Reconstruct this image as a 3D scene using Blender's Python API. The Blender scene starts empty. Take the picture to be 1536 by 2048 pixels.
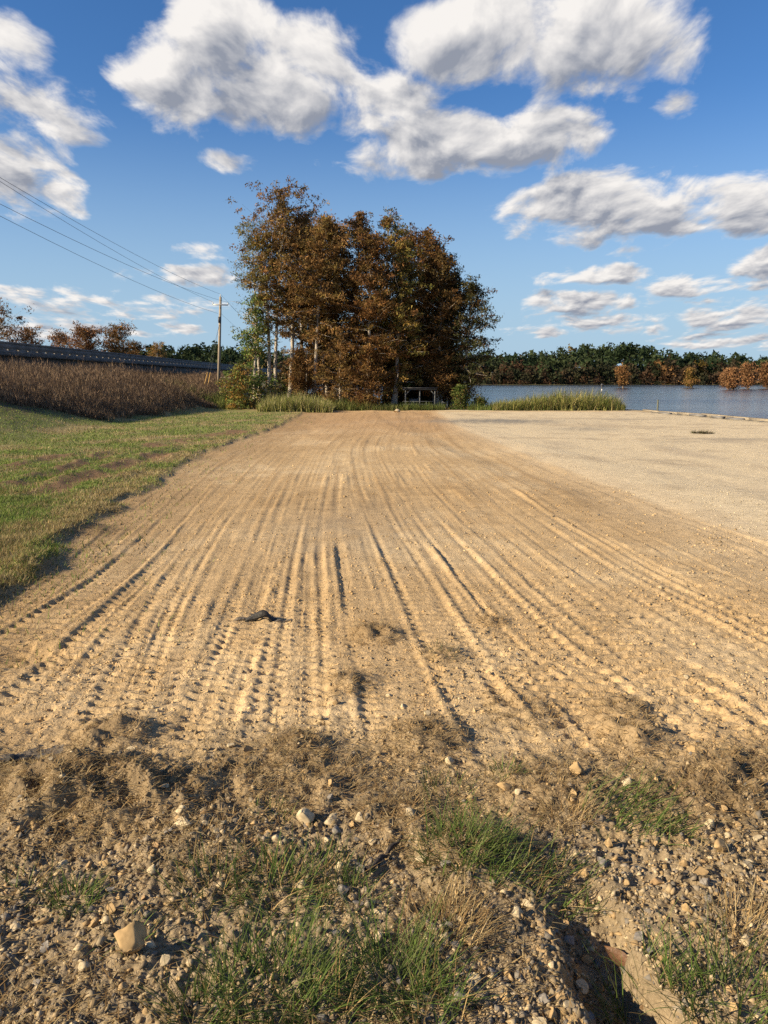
import bpy, bmesh, math, random
import numpy as np
from mathutils import Vector

R = math.radians
RNG = np.random.default_rng(11)
random.seed(5)
SC = bpy.context.scene
COL = SC.collection

# ------------------------------------------------------------------ camera
FPX, PITCH, CAMZ = 1500.0, R(9.95), 1.7
cam_d = bpy.data.cameras.new("camera")
cam = bpy.data.objects.new("camera", cam_d)
COL.objects.link(cam)
cam.location = (0, 0, CAMZ)
cam.rotation_euler = (math.pi / 2 - PITCH, 0, 0)
cam_d.sensor_fit = 'VERTICAL'
cam_d.sensor_height = 36.0
cam_d.lens = FPX / 2048 * 36.0
cam_d.clip_start = 0.05
cam_d.clip_end = 8000
SC.camera = cam

def ray(u, v):
    a, b = (u - 768) / FPX, (1024 - v) / FPX
    d = np.array([a, math.cos(PITCH) + b * math.sin(PITCH), -math.sin(PITCH) + b * math.cos(PITCH)])
    return d

def at(u, v, Y):
    d = ray(u, v)
    return d * (Y / d[1]) + np.array([0, 0, CAMZ])

def project(x, y, z):
    dz = z - CAMZ
    depth = y * math.cos(PITCH) - dz * math.sin(PITCH)
    up = y * math.sin(PITCH) + dz * math.cos(PITCH)
    return 768 + FPX * x / depth, 1024 - FPX * up / depth

# ------------------------------------------------------------------ light, exposure
SUN_EL = R(27)
SUN_H = np.array([-0.93, -0.37]); SUN_H /= np.linalg.norm(SUN_H)
SUN = np.array([SUN_H[0] * math.cos(SUN_EL), SUN_H[1] * math.cos(SUN_EL), math.sin(SUN_EL)])
sl = bpy.data.lights.new("sun", 'SUN')
sl.energy = 4.6
sl.angle = R(0.55)
sl.color = (1.0, 0.83, 0.57)
so = bpy.data.objects.new("sun", sl)
COL.objects.link(so)
so.location = (-60, -30, 60)
so.rotation_euler = Vector(SUN).to_track_quat('Z', 'Y').to_euler()

SC.view_settings.view_transform = 'Standard'
SC.view_settings.look = 'None'
SC.view_settings.gamma = 1.0
SC.view_settings.use_curve_mapping = False
SC.view_settings.exposure = 1.0
SC.render.engine = 'CYCLES'
SC.cycles.use_denoising = False
SC.cycles.max_bounces = 5
SC.cycles.diffuse_bounces = 3
SC.cycles.glossy_bounces = 3
SC.cycles.transmission_bounces = 4
SC.cycles.transparent_max_bounces = 4
SC.cycles.caustics_reflective = False
SC.cycles.caustics_refractive = False

# ------------------------------------------------------------------ world: sky + cumulus
CLOUDS = [  # photo centre (x, y), half sizes, weight
    (440, 75, 120, 105, 1.15), (330, 160, 125, 90, 1.0), (570, 160, 200, 105, 1.1), (760, 200, 140, 50, .8),
    (900, 285, 250, 72, 1.05), (1080, 265, 140, 72, 1.0), (860, 335, 140, 30, .7), (720, 245, 90, 48, .8),
    (1010, 75, 230, 95, 1.05), (1190, 60, 190, 115, 1.1), (1335, 90, 95, 60, .7), (1110, 175, 110, 40, .7), (1345, 210, 34, 24, .4),
    (70, 205, 145, 56, .65), (15, 110, 80, 55, .42), (15, 345, 115, 80, .85), (118, 385, 55, 48, .8),
    (1200, 415, 215, 66, 1.15), (1180, 378, 120, 44, .9), (1340, 445, 120, 28, .6), (1510, 405, 120, 58, 1.0),
    (1215, 552, 110, 24, .8), (1370, 570, 130, 22, .8), (1085, 550, 44, 17, .6), (1530, 535, 70, 42, .9),
    (1165, 602, 140, 26, .9), (1190, 640, 150, 26, .6), (1470, 635, 120, 28, .9), (1450, 682, 130, 18, .7),
    (405, 550, 90, 26, .85), (410, 503, 70, 20, .5), (100, 597, 170, 24, .6), (360, 655, 60, 14, .55),
    (110, 664, 190, 20, .6), (1105, 662, 45, 15, .6), (265, 550, 60, 14, .5), (615, 320, 30, 16, .3), (460, 325, 60, 16, .25),
    (250, 625, 240, 16, .4), (60, 632, 180, 12, .45), (330, 602, 150, 10, .35), (1270, 658, 260, 12, .4), (1480, 600, 120, 10, .35), (1300, 500, 60, 14, .25)]

def build_world():
    w = bpy.data.worlds.new("World")
    SC.world = w
    w.use_nodes = True
    nt = w.node_tree
    N, L = nt.nodes, nt.links
    N.clear()
    out = N.new('ShaderNodeOutputWorld')
    bg = N.new('ShaderNodeBackground')
    bg.inputs['Strength'].default_value = 0.07
    L.new(bg.outputs[0], out.inputs[0])
    sky = N.new('ShaderNodeTexSky')
    sky.sky_type = 'NISHITA'
    sky.sun_disc = False
    sky.sun_elevation = SUN_EL
    sky.sun_rotation = math.atan2(SUN_H[0], SUN_H[1])
    sky.altitude = 60
    sky.air_density = 1.0
    sky.dust_density = 0.0
    sky.ozone_density = 1.3
    hs = N.new('ShaderNodeHueSaturation')
    hs.inputs['Saturation'].default_value = 1.18
    hs.inputs['Value'].default_value = 0.82
    tint = N.new('ShaderNodeMix'); tint.data_type = 'RGBA'; tint.blend_type = 'MULTIPLY'
    tint.inputs[0].default_value = 1.0; tint.inputs[7].default_value = (.84, .94, 1.16, 1)
    L.new(sky.outputs[0], tint.inputs[6])
    L.new(tint.outputs[2], hs.inputs['Color'])
    tc = N.new('ShaderNodeTexCoord')

    def math_(op, a, b=None, c=None):
        n = N.new('ShaderNodeMath'); n.operation = op
        for i, s in enumerate((a, b, c)):
            if s is None: continue
            if isinstance(s, (int, float)): n.inputs[i].default_value = s
            else: L.new(s, n.inputs[i])
        return n.outputs[0]

    def vmath(op, a, b):
        n = N.new('ShaderNodeVectorMath'); n.operation = op
        for i, s in enumerate((a, b)):
            if isinstance(s, tuple): n.inputs[i].default_value = s
            else: L.new(s, n.inputs[i])
        return n

    def sstep(x, a, b, o0=0.0, o1=1.0):
        n = N.new('ShaderNodeMapRange'); n.interpolation_type = 'SMOOTHSTEP'
        L.new(x, n.inputs[0])
        for i, s in enumerate((a, b, o0, o1)): n.inputs[i + 1].default_value = s
        return n.outputs[0]

    sep = N.new('ShaderNodeSeparateXYZ')
    L.new(tc.outputs['Generated'], sep.inputs[0])
    az = math_('ARCTAN2', sep.outputs[0], sep.outputs[1])
    el = math_('ARCSINE', sep.outputs[2])
    uv = N.new('ShaderNodeCombineXYZ')
    L.new(az, uv.inputs[0]); L.new(el, uv.inputs[1])

    # cloud-layer coordinates: features shrink and flatten towards the horizon
    e_pos = math_('MAXIMUM', el, 0.0)
    inv = math_('DIVIDE', 1.0, math_('ADD', e_pos, 0.15))
    lay = N.new('ShaderNodeCombineXYZ')
    L.new(math_('MULTIPLY', sep.outputs[0], inv), lay.inputs[0])
    L.new(math_('MULTIPLY', math_('MULTIPLY', sep.outputs[1], 0.6), inv), lay.inputs[1])

    def puff_noise(off, scale, detail, rough):
        m = vmath('ADD', lay.outputs[0], off)
        n = N.new('ShaderNodeTexNoise'); n.noise_dimensions = '2D'
        n.inputs['Scale'].default_value = scale
        n.inputs['Detail'].default_value = detail
        n.inputs['Roughness'].default_value = rough
        n.inputs['Distortion'].default_value = 0.2
        L.new(m.outputs[0], n.inputs['Vector'])
        return n.outputs[0]

    behind = sstep(sep.outputs[1], 0.55, 0.82, 0.0, -1.2)
    broad = puff_noise((3.1, 1.7, 0), 1.3, 2, .5)
    generic = math_('ADD', math_('MULTIPLY_ADD', broad, 5.0, -3.0), behind)

    def small_off(duv):
        k = math_('MULTIPLY', e_pos, 2.1)
        kk = N.new('ShaderNodeClamp'); L.new(k, kk.inputs[0]); kk.inputs[1].default_value = .22
        v = N.new('ShaderNodeVectorMath'); v.operation = 'SCALE'; v.inputs[0].default_value = (duv[0], duv[1], 0)
        L.new(kk.outputs[0], v.inputs['Scale'])
        return vmath('ADD', uv.outputs[0], v.outputs[0]).outputs[0]

    def body(duv):
        p = small_off(duv) if any(duv) else uv.outputs[0]
        f = generic
        for cx, cy, rx, ry, wgt in CLOUDS:
            d = ray(cx, cy); d = d / np.linalg.norm(d)
            cu, cv = math.atan2(d[0], d[1]), math.asin(d[2])
            b = vmath('MULTIPLY', vmath('SUBTRACT', p, (cu, cv, 0)).outputs[0], (FPX / rx / .97, FPX / ry / .97, 0))
            q = vmath('DOT_PRODUCT', b.outputs[0], b.outputs[0]).outputs['Value']
            f = math_('SMOOTH_MAX', f, math_('MULTIPLY_ADD', q, -wgt, wgt), 0.12)
        return math_('MAXIMUM', f, -1.6)

    n0 = puff_noise((0, 0, 0), 5.6, 8, .575)
    n1 = puff_noise((-.03, -.035, 0), 5.6, 5, .53)
    e0, e1 = body((0, 0)), body((-0.015, 0.07))
    f0 = math_('ADD', e0, math_('MULTIPLY_ADD', n0, 2.7, -1.52))
    f1 = math_('ADD', e1, math_('MULTIPLY_ADD', n1, 2.0, -1.1))
    alpha = sstep(f0, -0.15, 0.6)
    dens = sstep(f0, -0.3, 0.35)
    thick = sstep(f1, -0.75, 1.75)
    relief = math_('MULTIPLY', math_('SUBTRACT', n1, n0), 1.7)      # > 0: shaded by the puff towards the sun
    sh = math_('ADD', math_('MULTIPLY_ADD', math_('MULTIPLY', thick, dens), .98, .08), relief)
    cl_ = N.new('ShaderNodeClamp'); L.new(sh, cl_.inputs[0]); shade = cl_.outputs[0]
    cr = N.new('ShaderNodeMix'); cr.data_type = 'RGBA'
    cr.inputs[6].default_value = (6.7, 6.45, 6.2, 1)
    cr.inputs[7].default_value = (2.1, 2.3, 2.8, 1)
    L.new(shade, cr.inputs[0])
    mx = N.new('ShaderNodeMix'); mx.data_type = 'RGBA'
    L.new(math_('MULTIPLY', alpha, sstep(sep.outputs[2], -0.01, 0.02)), mx.inputs[0])
    hz = N.new('ShaderNodeMix'); hz.data_type = 'RGBA'          # pale blue air low over the horizon, all round
    L.new(sstep(e_pos, 0.0, 0.34, 0.93, 0.0), hz.inputs[0])
    L.new(hs.outputs[0], hz.inputs[6]); hz.inputs[7].default_value = (2.75, 4.0, 5.2, 1)
    L.new(hz.outputs[2], mx.inputs[6]); L.new(cr.outputs[2], mx.inputs[7])
    L.new(mx.outputs[2], bg.inputs['Color'])
    w.cycles.sampling_method = 'MANUAL'
    w.cycles.sample_map_resolution = 256
build_world()

# ------------------------------------------------------------------ helpers
def tag(o, label=None, cat=None, group=None, kind=None):
    if label: o['label'] = label
    if cat: o['category'] = cat
    if group: o['group'] = group
    if kind: o['kind'] = kind
    return o

def empty(name, loc, rz=0):
    o = bpy.data.objects.new(name, None)
    COL.objects.link(o)
    o.location = loc
    o.rotation_euler = (0, 0, rz)
    o.empty_display_size = 0.2
    return o

def np_mesh(name, V, F, mat=None, C=None, parent=None, smooth=False, rel=True):
    """V (n,3), F list of (m,k) index arrays, C (n,3) colours."""
    V = np.asarray(V, dtype=np.float32)
    if parent is not None and rel:
        V = V - np.array(parent.location, dtype=np.float32)
    if not isinstance(F, (list, tuple)): F = [F]
    F = [np.asarray(f, dtype=np.int32) for f in F if len(f)]
    me = bpy.data.meshes.new(name)
    me.vertices.add(len(V)); me.vertices.foreach_set('co', V.ravel())
    loops = np.concatenate([f.ravel() for f in F])
    starts, s = [], 0
    for f in F:
        starts.append(s + np.arange(len(f)) * f.shape[1]); s += f.size
    starts = np.concatenate(starts).astype(np.int32)
    me.loops.add(len(loops)); me.loops.foreach_set('vertex_index', loops)
    me.polygons.add(len(starts)); me.polygons.foreach_set('loop_start', starts)
    me.update(calc_edges=True)
    if smooth: me.polygons.foreach_set('use_smooth', np.ones(len(starts), dtype=bool))
    if C is not None:
        a = me.attributes.new('Col', 'FLOAT_COLOR', 'POINT')
        c4 = np.ones((len(V), 4), dtype=np.float32); c4[:, :3] = C
        a.data.foreach_set('color', c4.ravel())
    if mat: me.materials.append(mat)
    o = bpy.data.objects.new(name, me)
    COL.objects.link(o)
    if parent is not None: o.parent = parent
    return o

def hash01(ix, iy, seed):
    seed = int(seed * 1000)
    h = (ix.astype(np.int64) * 374761393 + iy.astype(np.int64) * 668265263 + seed * 982451653) & 0xFFFFFFFF
    h = ((h ^ (h >> 13)) * 1274126177) & 0xFFFFFFFF
    h = ((h ^ (h >> 16)) * 2246822519) & 0xFFFFFFFF
    h = h ^ (h >> 15)
    return (h & 0xFFFFFF) / float(0x1000000)

def gnoise(x, y, seed=0):
    """gradient noise, about -1..1"""
    x = np.asarray(x, dtype=np.float64); y = np.asarray(y, dtype=np.float64)
    ix, iy = np.floor(x), np.floor(y)
    fx, fy = x - ix, y - iy
    ux = fx * fx * fx * (fx * (fx * 6 - 15) + 10); uy = fy * fy * fy * (fy * (fy * 6 - 15) + 10)
    def g(dx, dy):
        a = hash01(ix + dx, iy + dy, seed) * (2 * math.pi)
        return np.cos(a) * (fx - dx) + np.sin(a) * (fy - dy)
    n0 = g(0, 0) * (1 - ux) + g(1, 0) * ux
    n1 = g(0, 1) * (1 - ux) + g(1, 1) * ux
    return (n0 * (1 - uy) + n1 * uy) * 1.5

def fbm(x, y, seed=0, octv=3, gain=.5):
    s = 0; a = 1; t = 0
    for i in range(octv):
        s = s + a * gnoise(x * 2 ** i + 17.3 * i, y * 2 ** i - 9.1 * i, seed + i); t += a; a *= gain
    return s / t

def sst(a, b, x):
    t = np.clip((np.asarray(x, dtype=np.float64) - a) / (b - a), 0, 1)
    return t * t * (3 - 2 * t)

def lerp(a, b, t): return a + (b - a) * t

# ------------------------------------------------------------------ materials
def mat_new(name):
    m = bpy.data.materials.new(name); m.use_nodes = True
    nt = m.node_tree
    b = nt.nodes['Principled BSDF']
    return m, nt, nt.nodes, nt.links, b

def mat_simple(name, col, rough=.7, var=.25, scale=8, bump=.2, bscale=40, metal=0, stretch=(1, 1, 1), col2=None):
    m, nt, N, L, b = mat_new(name)
    tc = N.new('ShaderNodeTexCoord'); mp = N.new('ShaderNodeMapping'); mp.inputs['Scale'].default_value = stretch
    L.new(tc.outputs['Object'], mp.inputs[0])
    n = N.new('ShaderNodeTexNoise'); n.inputs['Scale'].default_value = scale; n.inputs['Detail'].default_value = 6
    L.new(mp.outputs[0], n.inputs['Vector'])
    cr = N.new('ShaderNodeValToRGB')
    c2 = col2 or tuple(c * (1 - var) for c in col)
    cr.color_ramp.elements[0].position = .32; cr.color_ramp.elements[1].position = .68
    cr.color_ramp.elements[0].color = (*c2, 1)
    cr.color_ramp.elements[1].color = (*[min(1, c * (1 + var * .5)) for c in col], 1)
    L.new(n.outputs[0], cr.inputs[0]); L.new(cr.outputs[0], b.inputs['Base Color'])
    b.inputs['Roughness'].default_value = rough; b.inputs['Metallic'].default_value = metal
    n2 = N.new('ShaderNodeTexNoise'); n2.inputs['Scale'].default_value = bscale; n2.inputs['Detail'].default_value = 5
    L.new(mp.outputs[0], n2.inputs['Vector'])
    bp = N.new('ShaderNodeBump'); bp.inputs['Strength'].default_value = bump; bp.inputs['Distance'].default_value = .02
    L.new(n2.outputs[0], bp.inputs['Height']); L.new(bp.outputs[0], b.inputs['Normal'])
    return m

def mat_leaf(name, trans=.25, rough=.65):
    m, nt, N, L, b = mat_new(name)
    a = N.new('ShaderNodeAttribute'); a.attribute_name = 'Col'
    tc = N.new('ShaderNodeTexCoord')
    n = N.new('ShaderNodeTexNoise'); n.inputs['Scale'].default_value = 3.0; n.inputs['Detail'].default_value = 4
    L.new(tc.outputs['Object'], n.inputs['Vector'])
    hs = N.new('ShaderNodeHueSaturation'); L.new(a.outputs['Color'], hs.inputs['Color'])
    mr = N.new('ShaderNodeMapRange'); mr.inputs[1].default_value = .3; mr.inputs[2].default_value = .7
    mr.inputs[3].default_value = .75; mr.inputs[4].default_value = 1.25
    L.new(n.outputs[0], mr.inputs[0]); L.new(mr.outputs[0], hs.inputs['Value'])
    L.new(hs.outputs[0], b.inputs['Base Color'])
    b.inputs['Roughness'].default_value = rough
    b.inputs['Specular IOR Level'].default_value = .06
    t = N.new('ShaderNodeBsdfTranslucent'); L.new(hs.outputs[0], t.inputs['Color'])
    mx = N.new('ShaderNodeMixShader'); mx.inputs[0].default_value = trans
    L.new(b.outputs[0], mx.inputs[1]); L.new(t.outputs[0], mx.inputs[2])
    L.new(mx.outputs[0], N['Material Output'].inputs['Surface'])
    return m

def mat_ground(name):
    m, nt, N, L, b = mat_new(name)
    a = N.new('ShaderNodeAttribute'); a.attribute_name = 'Col'
    tc = N.new('ShaderNodeTexCoord')
    def noise(scale, det, rough=.6):
        n = N.new('ShaderNodeTexNoise'); n.inputs['Scale'].default_value = scale
        n.inputs['Detail'].default_value = det; n.inputs['Roughness'].default_value = rough
        L.new(tc.outputs['Object'], n.inputs['Vector']); return n.outputs[0]
    n1 = noise(52, 6, .75); n2 = noise(6, 5)
    vor = N.new('ShaderNodeTexVoronoi'); vor.inputs['Scale'].default_value = 70
    L.new(tc.outputs['Object'], vor.inputs['Vector'])
    mr = N.new('ShaderNodeMapRange'); mr.inputs[1].default_value = .3; mr.inputs[2].default_value = .7
    mr.inputs[3].default_value = .66; mr.inputs[4].default_value = 1.34
    L.new(n1, mr.inputs[0])
    mr2 = N.new('ShaderNodeMapRange'); mr2.inputs[1].default_value = .3; mr2.inputs[2].default_value = .7
    mr2.inputs[3].default_value = .86; mr2.inputs[4].default_value = 1.14
    L.new(n2, mr2.inputs[0])
    pm = N.new('ShaderNodeMath'); pm.operation = 'MULTIPLY'; L.new(mr.outputs[0], pm.inputs[0]); L.new(mr2.outputs[0], pm.inputs[1])
    hs = N.new('ShaderNodeHueSaturation'); L.new(a.outputs['Color'], hs.inputs['Color']); L.new(pm.outputs[0], hs.inputs['Value'])
    L.new(hs.outputs[0], b.inputs['Base Color'])
    b.inputs['Roughness'].default_value = .92
    b.inputs['Specular IOR Level'].default_value = .15
    ad = N.new('ShaderNodeMath'); ad.operation = 'MULTIPLY_ADD'; L.new(vor.outputs['Distance'], ad.inputs[0]); ad.inputs[1].default_value = -.25; L.new(n1, ad.inputs[2])
    bp = N.new('ShaderNodeBump'); bp.inputs['Strength'].default_value = .7; bp.inputs['Distance'].default_value = .02
    L.new(ad.outputs[0], bp.inputs['Height']); L.new(bp.outputs[0], b.inputs['Normal'])
    return m

def mat_water():
    m, nt, N, L, b = mat_new('lake_water')
    b.inputs['Base Color'].default_value = (.03, .05, .08, 1)
    b.inputs['Roughness'].default_value = .12
    b.inputs['IOR'].default_value = 1.33
    tc = N.new('ShaderNodeTexCoord')
    def noise(sc, det, stretch):
        mp = N.new('ShaderNodeMapping'); mp.inputs['Scale'].default_value = stretch
        L.new(tc.outputs['Object'], mp.inputs[0])
        n = N.new('ShaderNodeTexNoise'); n.inputs['Scale'].default_value = sc; n.inputs['Detail'].default_value = det
        L.new(mp.outputs[0], n.inputs['Vector']); return n.outputs[0]
    rip = noise(2.2, 4, (.55, 1, 1)); swell = noise(.35, 3, (.4, 1, 1)); patch = noise(.018, 3, (.35, 1.4, 1))
    pr = N.new('ShaderNodeMapRange'); pr.inputs[1].default_value = .42; pr.inputs[2].default_value = .6
    pr.inputs[3].default_value = .3; pr.inputs[4].default_value = 1.0
    L.new(patch, pr.inputs[0])
    ad = N.new('ShaderNodeMath'); ad.operation = 'MULTIPLY_ADD'; L.new(swell, ad.inputs[0]); ad.inputs[1].default_value = 1.5; L.new(rip, ad.inputs[2])
    bp = N.new('ShaderNodeBump'); bp.inputs['Distance'].default_value = .12
    L.new(pr.outputs[0], bp.inputs['Strength'])
    L.new(ad.outputs[0], bp.inputs['Height']); L.new(bp.outputs[0], b.inputs['Normal'])
    return m

M_GROUND = mat_ground('bare_soil')
M_LEAF = mat_leaf('foliage', .22)
M_GRASS = mat_leaf('grass_blades', .28, .55)
M_STRAW = mat_leaf('dry_straw', .12, .7)
M_WATER = mat_water()
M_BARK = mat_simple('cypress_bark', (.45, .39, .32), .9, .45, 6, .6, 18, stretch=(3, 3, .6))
M_BARKD = mat_simple('dark_bark', (.16, .12, .09), .9, .4, 6, .4, 18)  # darker bark tone for the lake cypresses and far wood trunks
M_STONE = mat_leaf('stone', 0.0, .85)
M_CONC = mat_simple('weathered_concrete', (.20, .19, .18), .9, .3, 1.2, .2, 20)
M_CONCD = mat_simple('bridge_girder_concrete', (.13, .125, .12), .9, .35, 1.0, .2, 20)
M_ASPH = mat_simple('road_deck', (.09, .09, .09), .9, .2, 3, .2, 30)
M_POLE = mat_simple('weathered_pole_wood', (.33, .27, .2), .85, .35, 5, .4, 30, stretch=(4, 4, .5))
M_POST = mat_simple('mossy_post_wood', (.12, .125, .09), .9, .3, 5, .4, 30)
M_TIMBER = mat_simple('grey_dock_timber', (.30, .25, .18), .85, .4, 4, .4, 30, stretch=(4, 1, 4))
M_STEEL = mat_simple('galvanised_steel', (.10, .105, .11), .6, .3, 6, .1, 40, metal=.2)  # base darkened to carry the tree shade over the shelter
M_DARKMETAL = mat_simple('dark_metal', (.05, .05, .055), .6, .3, 6, .1, 40)
M_WIRE = mat_simple('wire_alloy', (.06, .06, .07), .6, .1, 6, 0, 40)
M_YELLOW = mat_simple('guy_guard_plastic', (.62, .36, .08), .5, .15, 6, 0, 40)
M_WHITE = mat_simple('white_paint', (.75, .75, .72), .5, .1, 6, .05, 40)
M_PORC = mat_simple('insulator_porcelain', (.6, .6, .58), .3, .1, 6, 0, 40)
M_RUBBER = mat_simple('black_rubber', (.014, .013, .012), .6, .5, 30, .3, 60, col2=(.03, .026, .02))
M_FABRIC = mat_simple('dirty_dark_fabric', (.07, .065, .06), .9, .5, 25, .6, 70, col2=(.16, .12, .08))
M_STICK = mat_simple('dark_wood_stick', (.06, .045, .035), .9, .4, 20, .5, 80)
M_DEADLEAF = mat_simple('brown_dead_leaf', (.13, .062, .026), .6, .3, 30, .3, 60)

# ------------------------------------------------------------------ terrain height
LAKE = -1.3
def H(x, y):
    x = np.asarray(x, dtype=np.float64); y = np.asarray(y, dtype=np.float64)
    z = -0.01 * np.clip(y, -10, 64)
    bank = sst(-12.5, -19.5, x + .6 * np.sin(y * .21) - 1.1 * sst(44, 34, y))
    z = z + bank * (1.75 + .25 * np.sin(y * .13 + 1)) * sst(12, 24, y)
    # lake: right of the bulkhead, and behind the lot
    right = sst(19.95, 20.6, x)
    # rear shore distance depends on x
    ys = np.interp(x, [-60, -32, -22, -14, -9, 4, 8, 12, 19, 30], [170, 165, 150, 112, 84, 80, 70, 63.5, 62.5, 62])
    rear = sst(0, 9, y - ys)
    lake = np.maximum(right, rear)
    far = sst(500, 520, y + 8 * np.sin(x * .021) + 5 * np.sin(x * .05 + 2))
    hill = 12 * np.exp(-((x - 190) / 52.) ** 2) + 4.5 * np.exp(-((x - 60) / 90.) ** 2) + 11 * np.exp(-((x + 165) / 85.) ** 2)
    landz = -1.0 + 3 * sst(520, 620, y) + hill * sst(540, 640, y)
    lakebed = lerp(z, -3.2, lake)
    return lerp(lakebed, landz, far)

def hit(u, v):
    d = ray(u, v); t = 2.0
    lo, hi = 0.5, 4000.0
    # march then bisect
    ts = np.geomspace(0.8, 4000, 900)
    P = d[None] * ts[:, None]
    g = P[:, 2] + CAMZ - H(P[:, 0], P[:, 1])
    i = np.argmax(g < 0)
    lo, hi = ts[max(i - 1, 0)], ts[i]
    for _ in range(30):
        t = .5 * (lo + hi); p = d * t
        if p[2] + CAMZ - H(p[0], p[1]) > 0: lo = t
        else: hi = t
    p = d * t
    return np.array([p[0], p[1], float(H(p[0], p[1]))])

# wide terrain sheet
def build_terrain():
    xs = np.concatenate([np.linspace(-2500, -120, 40), np.linspace(-100, 100, 101), np.linspace(120, 2500, 60)])
    ys = np.concatenate([np.linspace(-120, -6, 24), np.linspace(-4, 175, 110), np.linspace(185, 700, 70), np.linspace(740, 4000, 30)])
    X, Y = np.meshgrid(xs, ys)
    Z = H(X, Y) - .03 - .45 * sst(-.3, -1.6, np.maximum(np.abs(X) - (.565 * (Y + .75).clip(.6) + 3 * (1 + .05 * Y.clip(0))), np.maximum(-.5 - Y, Y - 68)))
    Z = np.where((Y > 60), Z - .06, Z)
    n, m = X.shape
    idx = np.arange(n * m).reshape(n, m)
    F = np.stack([idx[:-1, :-1], idx[:-1, 1:], idx[1:, 1:], idx[1:, :-1]], -1).reshape(-1, 4)
    nz = fbm(X * .05, Y * .05, 3, 3)[..., None]
    c = lerp(np.array([.11, .085, .05]), np.array([.09, .10, .04]), np.clip(.5 + nz, 0, 1))
    lawn_m = (sst(-3, -5, X - .1 * Y) * sst(66, 60, Y))[..., None]; dirt_m = (sst(-5, -3, X - .1 * Y) * sst(66, 60, Y) * sst(22, 19, X))[..., None]
    c = lerp(c, np.array([.15, .14, .055]), lawn_m); c = lerp(c, np.array([.36, .27, .16]), dirt_m)
    o = np_mesh('ground', np.stack([X, Y, Z], -1).reshape(-1, 3), F, M_GROUND, c.reshape(-1, 3), smooth=True)
    tag(o, kind='structure')
    # lake surface
    V = np.array([[-2500, 20, LAKE], [2500, 20, LAKE], [2500, 700, LAKE], [-2500, 700, LAKE]])
    o = np_mesh('lake_water', V, np.array([[0, 1, 2, 3]]), M_WATER)
    tag(o, kind='structure')
build_terrain()

# ------------------------------------------------------------------ near ground: dirt, gravel and verge
TRK = [  # polylines in the photo, left edge first, right edge last
    [(-330, 1420), (43, 1151), (156, 1065), (273, 987), (390, 913), (470, 880), (600, 842)],
    [(-420, 1560), (-60, 1330), (94, 1233), (207, 1167), (297, 1091), (359, 1023), (450, 930), (540, 878), (640, 841)],
    [(60, 1800), (200, 1500), (265, 1350), (310, 1245), (370, 1130), (440, 1030), (520, 940), (585, 880), (670, 841)],
    [(330, 1700), (410, 1440), (490, 1250), (520, 1150), (560, 1030), (605, 930), (640, 880), (700, 841)],
    [(600, 1700), (600, 1460), (605, 1250), (612, 1110), (640, 980), (668, 900), (735, 841)],
    [(1010, 1500), (890, 1280), (820, 1150), (762, 1040), (728, 960), (712, 890), (765, 841)],
    [(1470, 1580), (1268, 1420), (1088, 1290), (960, 1160), (866, 1055), (797, 960), (760, 890), (800, 841)],
    [(1820, 1620), (1536, 1450), (1280, 1300), (1090, 1160), (962, 1050), (870, 965), (810, 890), (830, 841)],
    [(2000, 1480), (1536, 1250), (1300, 1140), (1100, 1020), (960, 930), (865, 875), (852, 841)],
    [(2000, 1260), (1536, 1081), (1355, 1020), (1148, 947), (1003, 891), (925, 856), (880, 840)]]
NR, NC = 710, 750
vrow = np.linspace(2120, 822.5, NR - 70)
def v_to_y(v):
    b = (1024 - v) / FPX
    dy = math.cos(PITCH) + b * math.sin(PITCH); dz = -math.sin(PITCH) + b * math.cos(PITCH)
    t = CAMZ / (-dz - .01 * dy)
    return dy * t
yr = np.array([v_to_y(v) for v in vrow])
yr = np.concatenate([np.linspace(-.5, yr[0], 26)[:-1], yr, np.linspace(yr[-1], 68, 46)[1:]])
NR = len(yr)
MC = 45                                   # coarse columns on either side
NC = NC + 2 * MC
def fan_w(y): return .565 * (np.asarray(y, dtype=np.float64) + .75).clip(.6)
_c = np.arange(NC); _in = np.clip((_c - MC) / (NC - 2 * MC - 1), 0, 1) * 2 - 1
_out = np.where(_c < MC, (_c - MC) / MC, np.where(_c > NC - 1 - MC, (_c - (NC - 1 - MC)) / MC, 0)) * 3.0
GX = _in[None, :] * fan_w(yr)[:, None] + _out[None, :] * (1 + .05 * yr.clip(0))[:, None]
GY = np.repeat(yr[:, None], NC, 1)
def col_of(x, y):
    w = fan_w(y); k = 3.0 * (1 + .05 * np.asarray(y).clip(0))
    xi = np.clip(x, -w, w); xo = np.asarray(x) - xi
    return MC + (xi / w + 1) * .5 * (NC - 2 * MC - 1) + xo / k * MC
# streamline field s
depth = yr * math.cos(PITCH) + (CAMZ + .01 * yr) * math.sin(PITCH)
vr = 1024 - FPX * (yr * math.sin(PITCH) - (CAMZ + .01 * yr) * math.cos(PITCH)) / depth
vr = np.clip(vr, 800, 4000)
XK = []
for pl in TRK:
    p = np.array(sorted(pl, key=lambda q: q[1]), dtype=float)
    u = np.interp(vr, p[:, 1], p[:, 0])
    k = (p[-1, 0] - p[-2, 0]) / (p[-1, 1] - p[-2, 1])
    u = np.where(vr > p[-1, 1], p[-1, 0] + k * (vr - p[-1, 1]), u)
    x = (u - 768) / FPX * depth
    XK.append(x)
XK = np.array(XK)
for k in range(len(XK)):
    pad = np.pad(XK[k], 12, mode='edge'); XK[k] = np.convolve(pad, np.ones(25) / 25, mode='valid')
for k in range(1, len(XK)): XK[k] = np.maximum(XK[k], XK[k - 1] + .12)
SK = np.arange(len(XK), dtype=float)
GS = np.empty_like(GX); GW = np.empty_like(GX)
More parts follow.
